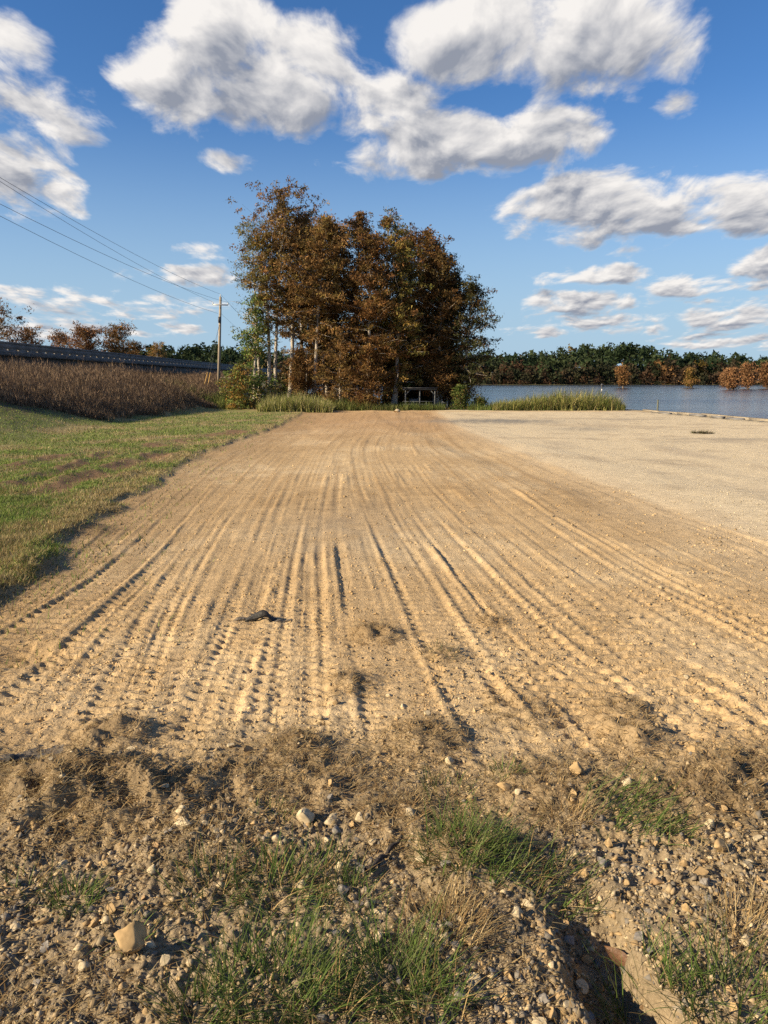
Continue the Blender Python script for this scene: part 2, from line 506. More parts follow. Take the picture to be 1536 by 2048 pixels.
for i in range(NR):
    xk = np.concatenate([[XK[0, i] - 60], XK[:, i], [XK[-1, i] + 60]]); sk = np.concatenate([[-60], SK, [SK[-1] + 60]])
    GS[i] = np.interp(GX[i], xk, sk)
    j = np.clip(np.floor(GS[i]).astype(int), 0, len(SK) - 2)
    GW[i] = XK[j + 1, i] - XK[j, i]
SMAX = SK[-1]
edge_n = fbm(GX * 1.1, GY * .8, 31, 3)
# zone masks
g_s = GS + edge_n * .55 * np.clip(1.2 / np.maximum(GW, .15), .2, 1.2) * .5
verge = sst(.12, -.12, g_s)                    # 1 on the lawn
lot = sst(SMAX - .1, SMAX + .15, GS + edge_n * .12)   # 1 on the pale gravel lot
PU, PV = project(GX, GY, H(GX, GY))
PV = np.where(GY < .9, 2600, PV); 
fore_n = fbm(GX * 1.3, GY * 1.3, 41, 4)
fore = sst(1395, 1560, PV + 95 * fore_n - .05 * (np.clip(PU, 900, 1700) - 700))      # rough ground in front
grav = sst(1590, 1760, PV + 150 * fbm(GX * 2.2, GY * 2.2, 43, 3))
fore *= (1 - verge)
# ---- displacement
LODx = np.gradient(GX, axis=1)
dyr = np.gradient(yr)[:, None]
def amp(wave): return sst(1.0, 2.6, wave / np.maximum(dyr, LODx))
AMPC = {}
def AMP(w):
    w = round(w, 4)
    if w not in AMPC: AMPC[w] = amp(w)
    return AMPC[w]
D = .035 * gnoise(GX * .6, GY * .45, 1) + .012 * gnoise(GX * 2.1, GY * 1.7, 2)
rough = .55 + .55 * sst(-.2, .5, fbm(GX * .8, GY * .5, 77, 2)) + .45 * fore
rough *= (1 - .72 * lot)
D = D * (1 - .4 * lot)
for wv, am, sd in ((.45, .006, 3), (.22, .007, 4), (.10, .008, 5), (.055, .010, 6), (.03, .008, 7)):
    n = gnoise(GX / wv, GY / wv, sd)
    D = D + am * rough * amp(wv) * (n + .6 * np.abs(gnoise(GX / wv * 1.3 + 9, GY / wv * 1.3, sd + 20)))
trk_rng = np.random.default_rng(3)
inlot = (1 - verge) * (1 - lot)
def add_track(s0, w, dep, per, seed, y0=0, y1=60, chev=.6, pres=.15):
    wob = .02 * np.sin(yr * .25 + seed)[:, None] + .004 * np.sin(yr * 1.3 + seed * 2)[:, None]
    dfull = (GS - s0) * GW + wob
    hw = w / 2
    I = np.nonzero((np.abs(dfull) < hw + .13) & (GY < y1) & (GY > y0))
    d = dfull[I]; ad = np.abs(d); x_, y_, s_ = GX[I], GY[I], GS[I]
    pr = sst(-pres - .25, -pres + .25, gnoise(y_ * .33 + seed * 7.7, s_ * 0 + seed, 91) + .25 * gnoise(y_ * 1.7, s_ * 3 + seed, 92))
    pr = pr * sst(y0, y0 + .8, y_) * sst(y1, y1 - 4, y_) * inlot[I] * (1 - .93 * fore[I])
    ph = 2 * math.pi * (y_ / per + chev * d / max(w, .1) * 2) + seed + 1.1 * gnoise(y_ * 1.1, s_ * 0, seed + 3)
    bars = np.clip(np.sin(ph) * 1.6 + .1, 0, 1)
    barv = lerp(.35, bars, AMP(per * .55)[I])
    dp = .82 * dep * lerp(1, .45, sst(6, 15, y_)) * (1 + .35 * gnoise(y_ * 2.3, s_ * 2, seed + 1))
    win = sst(hw + .015, hw - .02, ad)
    edge = np.exp(-((ad - hw + .03) / .023) ** 2)
    nn = .65 + .5 * gnoise(x_ * 9, y_ * 9, seed + 5)
    prof = -dp * (.06 + .5 * barv) * win - dp * 1.7 * edge * barv * nn
    berm = dp * .55 * np.exp(-((ad - hw - .03) / .025) ** 2) * (.25 + .9 * np.abs(gnoise(x_ * 9, y_ * 7, seed + 9)))
    D[I] = D[I] * (1 - .45 * win * pr) + (prof + berm) * pr
n_tr = 60
for i in range(n_tr):
    s0 = .25 + (SMAX - .45) * ((i * .618034 + .13) % 1.0)
    add_track(s0, trk_rng.uniform(.2, .44), trk_rng.uniform(.008, .018), trk_rng.choice([.095, .11, .125]), i * 1.37 + .5,
              y0=trk_rng.uniform(0, 3), y1=trk_rng.uniform(14, 56), chev=trk_rng.uniform(-1, 1), pres=trk_rng.uniform(-.1, .25))
# crisp ones read from the photo
for s0, w, dep, per, a, b in ((3.02, .30, .026, .11, 1.2, 9), (4.0, .34, .024, .11, 1.2, 10), (2.0, .32, .02, .11, 1.5, 12), (6.0, .36, .026, .14, 1.2, 14),
                          (1.02, .36, .028, .12, 2, 13), (7.0, .34, .024, .14, 2, 15), (5.0, .34, .022, .13, 1.5, 12), (8.85, .3, .03, .13, 2, 20), (7.6, .3, .022, .13, 2, 18)):
    add_track(s0, w, dep, per, s0 * 3 + 2, a, b, chev=.2, pres=.3)
for i in range(14):
    add_track(.4 + 8.3 * ((i * .7549 + .37) % 1), trk_rng.uniform(.1, .3), trk_rng.uniform(.013, .021), .13, 40.3 + i, 1.2, trk_rng.uniform(7, 16), chev=trk_rng.uniform(-.3, .3), pres=.1)
for i in range(44):   # single rows of cleat marks
    add_track(.2 + 8.7 * ((i * .5698 + .21) % 1), trk_rng.uniform(.07, .11), trk_rng.uniform(.014, .024), trk_rng.choice([.085, .1, .115]), 80.7 + i, trk_rng.uniform(0, 4), trk_rng.uniform(7, 17), chev=0, pres=.05)
# windrows running along the tracks further off
str_n = gnoise(GS * 9 + .4 * gnoise(GY * .2, GS, 8), GY * .06, 60) + .6 * gnoise(GS * 21, GY * .1, 61)
D += .008 * np.clip(str_n, -.3, 1.2) * inlot * sst(6, 16, GY) * (.4 + .6 * sst(-.4, .3, gnoise(GS * 4, GY * .25, 66)))
# lawn lip, ruts on the lawn
D += verge * (.05 + .03 * edge_n) + .05 * np.exp(-((g_s + .03) / .12) ** 2) * (.5 + .8 * gnoise(GX * 3, GY * 3, 12)).clip(0)
D += verge * amp(.3) * .03 * gnoise(GX * 3.1, GY * 2.1, 13)
soil = np.zeros_like(D)
def rut(p0, p1, w, dep, seed):
    global D, soil
    a = np.array(p0[:2]); b = np.array(p1[:2]); ab = b - a; Ln = np.linalg.norm(ab)
    tx = ((GX - a[0]) * ab[0] + (GY - a[1]) * ab[1]) / Ln ** 2
    dd = ((GX - a[0]) * -ab[1] + (GY - a[1]) * ab[0]) / Ln + .12 * gnoise(tx * Ln * .8, tx * 0 + seed, seed)
    m = sst(-.04, .12, tx) * sst(1.04, .85, tx)
    n = gnoise(GX * 4, GY * 4, seed + 1)
    D += m * (-dep * np.exp(-(dd / w) ** 2) + dep * .9 * np.exp(-((np.abs(dd) - 1.6 * w) / (.7 * w)) ** 2) * (.6 + .8 * n))
    soil = np.maximum(soil, m * sst(2.6 * w, 1.2 * w, np.abs(dd) + .25 * w * n) * sst(-.35, .25, gnoise(GX * 1.3, GY * 1.1, seed + 3) + .15))
rut(hit(20, 985), hit(250, 902), .22, .055, 71)
rut(hit(70, 1000), hit(380, 893), .24, .05, 72)
rut(hit(-40, 950), hit(190, 905), .22, .05, 73)
rut(hit(250, 905), hit(520, 858), .3, .03, 74)
# gully in the corner
gp = np.array([hit(1150, 1745)[:2], hit(1195, 1830)[:2], hit(1235, 1920)[:2], hit(1290, 2010)[:2], hit(1350, 2110)[:2]])
gl = np.full_like(D, 9.); gside = np.zeros_like(D); gt = np.zeros_like(D)
for i in range(len(gp) - 1):
    a, b = gp[i], gp[i + 1]; ab = b - a; Ln = np.linalg.norm(ab)
    t = np.clip(((GX - a[0]) * ab[0] + (GY - a[1]) * ab[1]) / Ln ** 2, 0, 1)
    ex, ey = GX - (a[0] + ab[0] * t), GY - (a[1] + ab[1] * t)
    dist = np.hypot(ex, ey); side = np.sign((GX - a[0]) * -ab[1] + (GY - a[1]) * ab[0])
    upd = dist < gl
    gl = np.where(upd, dist, gl); gside = np.where(upd, side, gside); gt = np.where(upd, (i + t) / (len(gp) - 1), gt)
lat = gl * gside + .03 * gnoise(GX * 6, GY * 6, 15) + .016 * gnoise(GX * 17, GY * 17, 16) + .008 * gnoise(GX * 40, GY * 40, 17)           # + = left? see below
lat = -lat                                      # left of travel (towards camera) is image right
gd = .17 * sst(0, .5, gt + .05) * (gl < .6)
wall = np.where(lat > 0, sst(.19, .07, lat), sst(-.085, -.045, lat))
GUL_SIGN = lat
D -= gd * wall
clay = sst(.06, .12, lat) * sst(.33, .16, lat) * sst(.1, .5, gt) * (gl < .5)
D += clay * (.02 * gnoise(GX * 22, GY * 22, 18) + .014 * np.abs(gnoise(GX * 45, GY * 45, 19)))
# small mounds of sod and the hole at the left
MOUNDS = [(190, 1590, .34, .085), (330, 1600, .2, .05), (222, 1470, .22, .055), (750, 1268, .2, .05), (1262, 1474, .2, .06), (1240, 1420, .2, .035),
          (850, 1478, .24, .045), (700, 1362, .16, .035), (885, 1310, .16, .03), (590, 1500, .2, .04), (1105, 1580, .3, .03), (1400, 1600, .3, .035),
          (60, 1600, .3, .05), (470, 1560, .22, .035), (640, 1560, .3, .03), (985, 1240, .12, .025), (790, 1640, .2, .04), (950, 1720, .22, .05),
          (60, 1140, .3, .06), (170, 1062, .35, .05), (1480, 1560, .3, .04), (1050, 1420, .25, .02), (420, 1690, .3, .03)]
MP = []; mound = np.zeros_like(D)
for u, v, r, h in MOUNDS:
    p = hit(u, v); MP.append((p, r, h))
    q = ((GX - p[0]) / r) ** 2 + ((GY - p[1]) / r) ** 2
    mound = np.maximum(mound, np.exp(-q * 1.1) * min(1, h / .04))
    D += 1.2 * h * np.exp(-(q * 1.4) ** 1.5) * (1 + .7 * gnoise(GX * 11, GY * 11, 55) * amp(.09))
p = hit(30, 1308); q = ((GX - p[0]) / .24) ** 2 + ((GY - p[1]) / .2) ** 2
D -= .07 * np.exp(-q * q)
GZ = H(GX, GY) + D

# ---- colour
def mixc(c, col, m): return c + (np.array(col) - c) * np.clip(m, 0, 1)[..., None]
cn = fbm(GX * .35, GY * .22, 101, 3); cn2 = fbm(GX * 2.5, GY * 1.6, 102, 3); cn3 = gnoise(GX * 17, GY * 17, 103)
C = np.zeros(GX.shape + (3,)) + np.array([.47, .33, .175])
C = mixc(C, [.56, .42, .245], sst(-.1, .5, cn + .4 * cn2))
C = mixc(C, [.37, .25, .125], sst(.05, .6, -cn + .5 * cn2) * .8)
C = mixc(C, [.40, .24, .12], sst(18, 40, GY) * .6)                        # redder soil at the far end
C = mixc(C, [.30, .19, .09], sst(.1, .7, str_n) * inlot * sst(5, 14, GY) * .45)
C = mixc(C, [.26, .17, .085], sst(2.4, .2, GS + .8 * cn2) * inlot * .55)        # straw mixed in on the left
C = mixc(C, [.58, .475, .315], lot)
C = mixc(C, [.44, .36, .25], lot * sst(.1, .6, fbm(GX * .5, GY * .12, 121, 3)) * .8)
C = mixc(C, [.38, .30, .2], lot * sst(.15, .7, gnoise(GX * .25 + GY * .55, GY * .12 - GX * .06, 122) + .5 * gnoise(GX * 1.5, GY * 1.1, 123)) * .6)
C = mixc(C, [.62, .48, .30], sst(.9, .1, np.abs(GS - SMAX - .1)) * .5 * (1 - verge))
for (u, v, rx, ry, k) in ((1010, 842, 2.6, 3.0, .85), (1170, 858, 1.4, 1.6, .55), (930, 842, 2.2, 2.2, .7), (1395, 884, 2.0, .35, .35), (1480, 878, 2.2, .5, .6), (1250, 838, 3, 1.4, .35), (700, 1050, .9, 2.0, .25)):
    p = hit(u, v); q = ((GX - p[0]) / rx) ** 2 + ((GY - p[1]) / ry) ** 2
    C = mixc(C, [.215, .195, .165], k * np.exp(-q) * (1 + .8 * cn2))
C = mixc(C, [.27, .22, .13], sst(18.2, 19.6, GX + .5 * cn2) * sst(33, 40, GY) * .8)
C = mixc(C, [.52, .36, .19], sst(1.6, .3, np.abs(GY - 56.3 + .02 * GX)) * sst(-6, 0, GX) * .7)
C = mixc(C, [.27, .20, .115], fore * (.55 + .45 * cn2))
C = mixc(C, [.16, .11, .06], mound * (.75 + .5 * cn2))
C = mixc(C, [.27, .21, .135], grav * (1 - verge) * .85)
C = mixc(C, [.45, .30, .145], clay * (.75 + .4 * cn2))
gr = verge * (.6 + .4 * sst(-.3, .3, cn2))
C = mixc(C, [.19, .19, .065], verge)
C = mixc(C, [.30, .235, .115], verge * sst(-.05, .45, fbm(GX * .45, GY * .4, 141, 3) + .25 * cn2 + .35 * np.exp(-((g_s + .35) / .5) ** 2)))
C = mixc(C, [.21, .125, .068], verge * np.clip(soil, 0, 1) * .95)
C = mixc(C, [.10, .075, .045], sst(-13.5, -15.5, GX + cn2) * sst(24, 33, GY))
C = mixc(C, [.17, .12, .07], np.exp(-((g_s + .02) / .1) ** 2) * .6 * sst(-.3, .3, cn2))
C = np.clip(C * (1 + .16 * cn3[..., None] * amp(.06)[..., None]), .01, .9)

def gz(x, y):
    """height of the finished ground"""
    x = np.asarray(x, dtype=np.float64); y = np.asarray(y, dtype=np.float64)
    r = np.clip(np.interp(y, yr, np.arange(NR)), 0, NR - 1.001)
    t = np.clip(col_of(x, y), 0, NC - 1.001)
    i, j = r.astype(int), t.astype(int); fr, ft = r - i, t - j
    a = GZ[i, j] * (1 - ft) + GZ[i, j + 1] * ft; b = GZ[i + 1, j] * (1 - ft) + GZ[i + 1, j + 1] * ft
    return a * (1 - fr) + b * fr
def gsample(A, x, y):
    r = np.clip(np.interp(y, yr, np.arange(NR)), 0, NR - 1).round().astype(int)
    t = np.clip(col_of(x, y), 0, NC - 1).round().astype(int)
    return A[r, t]
def hitg(u, v):
    """where the pixel meets the finished ground"""
    p = hit(u, v)
    d = ray(u, v)
    for _ in range(6):
        z = float(gz(p[0], p[1])); t = (z - CAMZ) / d[2]; q = d * t
        p = np.array([.5 * p[0] + .5 * q[0], .5 * p[1] + .5 * q[1], z])
    p[2] = float(gz(p[0], p[1]))
    return p

def build_near_ground():
    idx = np.arange(NR * NC).reshape(NR, NC)
    F = np.stack([idx[:-1, :-1], idx[:-1, 1:], idx[1:, 1:], idx[1:, :-1]], -1)
    fc = lambda A: .25 * (A[:-1, :-1] + A[:-1, 1:] + A[1:, 1:] + A[1:, :-1])
    keep = (fc(GX) < 20.05)
    vg = (fc(verge) > .5) & keep
    lt = (fc(lot) > .5) & keep & ~vg
    dt = keep & ~vg & ~lt
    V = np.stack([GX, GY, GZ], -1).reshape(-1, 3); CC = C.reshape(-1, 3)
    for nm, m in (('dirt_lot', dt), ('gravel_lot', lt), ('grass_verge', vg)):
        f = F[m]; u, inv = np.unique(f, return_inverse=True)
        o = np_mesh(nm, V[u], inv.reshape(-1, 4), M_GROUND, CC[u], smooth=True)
        tag(o, kind='structure')
build_near_ground()

# ------------------------------------------------------------------ strips, leaves, tubes
def blades1(p0, az, L, lean, W, col):
    n = len(p0); ta = az + math.pi / 2 + RNG.normal(0, .5, n)
    side = np.stack([np.cos(ta), np.sin(ta), np.zeros(n)], -1) * (np.broadcast_to(W, n) * .5)[:, None]
    tip = p0 + np.stack([np.cos(az) * np.sin(lean), np.sin(az) * np.sin(lean), np.cos(lean)], -1) * np.broadcast_to(L, n)[:, None]
    return np.stack([p0 - side, p0 + side, tip], 1).reshape(-1, 3), np.arange(n * 3).reshape(n, 3), np.repeat(np.asarray(col), 3, 0)

def ribbons(p0, az, L, lean, bend, W, S, col, twist=None):
    p0 = np.asarray(p0, float); n = len(p0)
    if S == 1: return blades1(p0, az, L, lean + .5 * bend, W, col)
    L = np.broadcast_to(L, n).astype(float); lean = np.broadcast_to(lean, n); bend = np.broadcast_to(bend, n); W = np.broadcast_to(W, n)
    dh = np.stack([np.cos(az), np.sin(az)], -1)
    ta = az + math.pi / 2 + (RNG.normal(0, .5, n) if twist is None else twist)
    side = np.stack([np.cos(ta), np.sin(ta), np.zeros(n)], -1)
    V = np.empty((n, S + 1, 2, 3)); p = p0.copy()
    for j in range(S + 1):
        w = W * (1 - (j / S) ** 1.6 * .92)
        V[:, j, 0] = p - side * w[:, None] * .5; V[:, j, 1] = p + side * w[:, None] * .5
        th = lean + bend * ((j + .5) / S); st = L / S
        p = p + np.stack([dh[:, 0] * np.sin(th) * st, dh[:, 1] * np.sin(th) * st, np.cos(th) * st], -1)
    base = (np.arange(n) * (S + 1) * 2)[:, None]
    F = []
    for j in range(S):
        a = 2 * j; F.append(np.stack([base[:, 0] + a, base[:, 0] + a + 1, base[:, 0] + a + 3, base[:, 0] + a + 2], -1))
    F = np.concatenate(F)
    Cc = np.repeat(np.asarray(col), (S + 1) * 2, 0)
    return V.reshape(-1, 3), F, Cc

def cards(c, ax, sd, col):
    """pointed leaves: centre, half axis vector, half side vector"""
    n = len(c)
    V = np.stack([c - ax + sd, c + ax, c - ax - sd], 1).reshape(-1, 3)
    F = np.arange(n * 3).reshape(n, 3)
    return V, F, np.repeat(col, 3, 0)

def rand_dirs(n, rng):
    v = rng.normal(size=(n, 3)); return v / np.linalg.norm(v, axis=1, keepdims=True)

def leafcloud(c, L, W, col, rng, droop=0.0):
    n = len(c)
    a = rand_dirs(n, rng); a[:, 2] -= droop; a /= np.linalg.norm(a, axis=1, keepdims=True)
    b = np.cross(a, rand_dirs(n, rng)); b /= np.linalg.norm(b, axis=1, keepdims=True) + 1e-9
    s = rng.uniform(.6, 1.35, n)[:, None]
    return cards(c, a * L * .5 * s, b * W * .5 * s, col)

def tubes(P, Rr, k):
    """P (n,m,3) paths, Rr (n,m) radii"""
    P = np.asarray(P, float); n, m, _ = P.shape
    T = np.gradient(P, axis=1); T /= np.linalg.norm(T, axis=2, keepdims=True) + 1e-9
    ref = np.where(np.abs(T[..., 2:3]) > .8, np.array([1., 0, 0]), np.array([0, 0, 1.]))
    A = np.cross(T, ref); A /= np.linalg.norm(A, axis=2, keepdims=True) + 1e-9
    B = np.cross(T, A)
    ang = np.arange(k) * 2 * math.pi / k
    V = P[:, :, None, :] + Rr[:, :, None, None] * (np.cos(ang)[None, None, :, None] * A[:, :, None, :] + np.sin(ang)[None, None, :, None] * B[:, :, None, :])
    idx = np.arange(n * m * k).reshape(n, m, k)
    nx = np.roll(idx, -1, 2)
    F = np.stack([idx[:, :-1], nx[:, :-1], nx[:, 1:], idx[:, 1:]], -1).reshape(-1, 4)
    caps = [idx[:, -1, :]] if k > 2 else []
    return V.reshape(-1, 3), F, (caps[0] if caps else np.zeros((0, 3), int))

def join(parts):
    V, F, Cc, o = [], [], [], 0
    for v, f, c in parts:
        V.append(v); F.append(f + o); Cc.append(c); o += len(v)
    if len({f.shape[1] for f in F}) == 1: F = [np.concatenate(F)]
    return np.concatenate(V), F, np.concatenate(Cc)

def box(mn, mx):
    (a, b, c), (d, e, f) = mn, mx
    V = np.array([[a, b, c], [d, b, c], [d, e, c], [a, e, c], [a, b, f], [d, b, f], [d, e, f], [a, e, f]], float)
    F = np.array([[0, 3, 2, 1], [4, 5, 6, 7], [0, 1, 5, 4], [1, 2, 6, 5], [2, 3, 7, 6], [3, 0, 4, 7]])
    return V, F

def boxes(lst):
    V, F, o = [], [], 0
    for mn, mx in lst:
        v, f = box(mn, mx); V.append(v); F.append(f + o); o += 8
    return np.concatenate(V), np.concatenate(F)

def bar(p0, p1, r, name, mat, parent, k=8, r1=None):
    P = np.array([[p0, lerp(np.array(p0, float), np.array(p1, float), .5), p1]], float)
    V, F, cap = tubes(P, np.array([[r, (r + (r1 or r)) / 2, r1 or r]]), k)
    idx0 = np.arange(k)[None, ::-1]
    return np_mesh(name, V, [F, cap, idx0], mat, None, parent, smooth=False)

# ------------------------------------------------------------------ trees
RUST = np.array([[.205, .09, .03], [.17, .08, .029], [.14, .068, .026], [.235, .118, .038], [.16, .094, .03]])
BROWN = np.array([[.18, .10, .037], [.15, .086, .033], [.21, .118, .045], [.12, .08, .03], [.165, .115, .036]])
OLIVE = np.array([[.12, .10, .028], [.15, .11, .03], [.10, .095, .026], [.19, .12, .035], [.15, .075, .03]])
BROWN = BROWN * 1.2; OLIVE = OLIVE * 1.25; RUST = RUST * np.array([.88, .98, 1.05])
GREEN = np.array([[.10, .15, .035], [.14, .18, .05], [.08, .12, .03], [.18, .19, .06], [.20, .15, .05]])
DARK = np.array([[.07, .06, .025], [.06, .065, .025], [.09, .05, .022], [.05, .05, .02], [.08, .07, .03]])  # dark leaf colours that carry the shade of the clump's right side
ORANGE = np.array([[.27, .135, .06], [.23, .115, .052], [.30, .165, .078], [.20, .095, .046], [.25, .145, .068]])
GOLD = np.array([[.36, .20, .07], [.30, .18, .055], [.26, .19, .05], [.40, .22, .09], [.22, .16, .045]])

def tree(name, label, base, Ht, Rc, crown0, pal, nb, nl, seed, group=None, lean=(0, 0), prof=None, r0=None, leafL=.26, leafW=.085,
         spread=.2, elev=(-8, 55), category='tree', trunks=1, bark=None, sides=7, stub=0):
    rng = np.random.default_rng(seed)
    base = np.array(base, float)
    root = empty(name, tuple(base))
    tag(root, label, category, group)
    prof = prof or ([0, .25, .6, .85, 1], [.65, 1, .85, .5, .12])
    r0 = r0 or Ht * .0115
    m = 10
    tv, tf, to = [], [], 0
    caps = []
    allP = []
    for k in range(trunks):
        t = np.linspace(0, 1, m)
        off = rng.normal(0, .35, 2) if trunks > 1 else np.zeros(2)
        w = np.cumsum(rng.normal(0, .012 * Ht / m * 2, (m, 2)), 0); w[0] = 0
        P = np.stack([base[0] + off[0] + lean[0] * t ** 1.3 + w[:, 0], base[1] + off[1] + lean[1] * t ** 1.3 + w[:, 1], base[2] - .25 + (Ht * .95 + .25) * t], -1)
        rr = r0 * ((1 - t) ** .8 * .93 + .07) * (1 + .9 * np.exp(-t * 18))
        V, F, c = tubes(P[None], rr[None], sides)
        tv.append(V); tf.append(F + to); to += len(V); allP.append((P, rr))
    # limbs
    tt = rng.beta(1.05, 1.0, nb); tb = crown0 + (1 - crown0) * tt * .985
    ks = rng.integers(0, trunks, nb)
    st = np.empty((nb, 3)); rb = np.empty(nb)
    for k in range(trunks):
        P, rr = allP[k]
        for a in range(3): st[ks == k, a] = np.interp(tb[ks == k], np.linspace(0, 1, m), P[:, a])
        rb[ks == k] = np.interp(tb[ks == k], np.linspace(0, 1, m), rr)
    az = (np.arange(nb) * 2.39996 + rng.normal(0, .5, nb))
    Lb = Rc * np.interp(tt, prof[0], prof[1]) * rng.uniform(.5, 1.12, nb)
    lump = 1 + .28 * np.sin(az * 2 + tt * 9 + seed) + .2 * np.sin(az * 3 - tt * 14 + seed * 2)
    Lb *= np.clip(lump, .5, 1.2)
    e = np.radians(lerp(elev[0], elev[1], tt ** 1.3) + rng.normal(0, 9, nb))
    mm = 5
    P = np.empty((nb, mm, 3)); P[:, 0] = st
    for j in range(1, mm):
        ee = e + .25 * (j / mm) - .45 * (j / mm) ** 2 * (1 - tt)
        aa = az + rng.normal(0, .18, nb)
        P[:, j] = P[:, j - 1] + (Lb / (mm - 1))[:, None] * np.stack([np.cos(ee) * np.cos(aa), np.cos(ee) * np.sin(aa), np.sin(ee)], -1)
    rad = np.clip(rb * .38, .012, .07)[:, None] * np.linspace(1, .2, mm)[None]
    V, F, c = tubes(P, rad, 3)
    tv.append(V); tf.append(F + to); to += len(V)
    if stub:   # bare dead stubs low on the trunk
        ns = stub; tb2 = rng.uniform(.12, crown0 + .1, ns)
        P0, rr = allP[0]
        s0 = np.stack([np.interp(tb2, np.linspace(0, 1, m), P0[:, a]) for a in range(3)], -1)
        a2 = rng.uniform(0, 6.28, ns); L2 = rng.uniform(.3, 1.3, ns)
        P2 = np.stack([s0 + (L2 * f)[:, None] * np.stack([np.cos(a2), np.sin(a2), .25 + 0 * a2], -1) for f in (0, .5, 1)], 1)
        V, F, c = tubes(P2, np.full((ns, 3), .014), 3)
        tv.append(V); tf.append(F + to); to += len(V)
    np_mesh('trunk', np.concatenate(tv), np.concatenate(tf), bark or M_BARK, None, root, smooth=True)
    # foliage sprays
    wgt = Lb + .25; cnt = np.maximum(1, (wgt / wgt.sum() * nl / 26)).round().astype(int)
    bi = np.repeat(np.arange(nb), cnt); ns = len(bi)
    f = rng.beta(1.9, 1.15, ns) * (mm - 1); j = np.clip(f.astype(int), 0, mm - 2); fr = (f - j)[:, None]
    cen = P[bi, j] * (1 - fr) + P[bi, j + 1] * fr
    lat = rng.normal(0, 1, (ns, 3)) * (np.array([.10, .10, .06]) * Lb[bi][:, None] + .05)
    cen = cen + lat
    szs = rng.uniform(.6, 1.5, ns) * spread
    per = max(4, int(nl / max(ns, 1)))
    cc = np.repeat(cen, per, 0) + rng.normal(0, 1, (ns * per, 3)) * np.repeat(szs, per)[:, None] * np.array([1, 1, .62])
    base_c = pal[rng.integers(0, len(pal), ns)] * rng.uniform(.75, 1.25, (ns, 1))
    big = gnoise(cen[:, 0] * .55 + seed, cen[:, 2] * .55, 5)[:, None]
    base_c = base_c * (1 + .3 * big)
    col = np.repeat(base_c, per, 0) * rng.uniform(.7, 1.3, (ns * per, 1))
    V, F, Cc = leafcloud(cc, leafL, leafW, np.clip(col, .01, .8), rng, .25)
    np_mesh('crown', V, F, M_LEAF, Cc, root)
    return root

def tree_px(name, label, u, vtop, Y, w_px, **kw):
    """tree whose trunk foot is at photo column u, its top at row vtop, standing Y metres out"""
    p = at(u, 800, Y); z = kw.pop('z', None)
    if z is None: z = float(gz(p[0], p[1])) if Y < 67 else float(H(p[0], Y))
    ut = kw.pop('utop', u)
    top = at(ut, vtop, Y)
    return tree(name, label, (p[0], Y, z), top[2] - z, w_px / FPX * Y, lean=(top[0] - p[0], 0), **kw)

GC = 'bald cypresses in the clump at the end of the lot'
PR_COL = ([0, .2, .5, .8, .95, 1], [.6, .9, 1, .75, .45, .15])
PR_TOP = ([0, .3, .6, .85, 1], [.35, .75, 1, .75, .25])
CL = [ # u, utop, vtop, Y, halfwidth px, crown0, palette, nb, nl, label
    (551, 560, 360, 63.0, 56, .42, BROWN, 95, 10500, 'tallest rust brown cypress of the clump, with a long bare trunk', PR_TOP),
    (541, 527, 455, 62.2, 40, .46, OLIVE, 60, 4500, 'slim pale-trunked cypress with thin olive foliage, left of the tallest one', PR_TOP),
    (579, 600, 412, 64.5, 52, .40, BROWN, 85, 8500, 'brown cypress just right of the tallest one, with paired pale trunks at its foot', PR_TOP),
    (624, 656, 432, 62.0, 54, .40, BROWN, 110, 13000, 'broad round-topped dull brown cypress left of the middle of the clump', PR_COL),
    (655, 640, 426, 66.5, 50, .2, OLIVE, 80, 8000, 'olive brown cypress behind the round-topped one in the clump', PR_COL),
    (700, 718, 413, 65.5, 46, .2, RUST, 90, 9000, 'rust cypress whose top is the highest in the middle of the clump', PR_COL),
    (733, 742, 448, 61.5, 42, .12, RUST, 100, 11000, 'orange rust cypress at the front of the clump, left of the metal shelter', PR_COL),
    (770, 779, 412, 65.5, 48, .2, OLIVE, 90, 9000, 'cypress with an olive and orange top behind the metal shelter', PR_COL),
    (786, 806, 470, 62.5, 46, .14, OLIVE, 95, 10000, 'dark olive cypress rising behind the left post of the metal shelter', PR_COL),
    (845, 850, 448, 65.0, 46, .2, RUST, 90, 9500, 'reddish cypress with a ragged top above the right of the metal shelter', PR_COL),
    (872, 886, 492, 63.5, 38, .16, RUST * .6 + DARK * .3, 90, 9500, 'shaded dark rust cypress near the right side of the clump', PR_COL),  # leaf colours dimmed to put in the shade of this side
    (600, 612, 425, 67.5, 46, .25, BROWN, 80, 8000, 'brown cypress filling the back of the clump right of the tallest one', PR_COL),
    (675, 678, 428, 67.5, 46, .2, BROWN, 80, 8000, 'dull brown cypress at the back between the two middle tops', PR_COL),
    (815, 818, 446, 67.5, 48, .2, BROWN, 80, 8500, 'brown cypress at the back between the olive and the reddish tops', PR_COL),
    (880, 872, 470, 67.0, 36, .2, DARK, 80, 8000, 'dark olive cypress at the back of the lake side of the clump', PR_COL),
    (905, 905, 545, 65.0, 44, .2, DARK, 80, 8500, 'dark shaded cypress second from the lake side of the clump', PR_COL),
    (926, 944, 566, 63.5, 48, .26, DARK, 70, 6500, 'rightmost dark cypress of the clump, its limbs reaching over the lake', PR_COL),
]
for i, (u, ut, vt, Y, hw, c0, pal, nb, nl, lab, pr) in enumerate(CL):
    tree_px('cypress_tree', lab, u, vt, Y, hw * 1.5, utop=ut, crown0=c0, pal=pal, nb=int(nb * 1.35), nl=int(nl * (1.1 if i < 3 else 1.7)), seed=100 + i, group=GC, prof=pr, stub=10, r0=.17 + .02 * (i % 3), leafL=.23, leafW=.088, spread=.19)
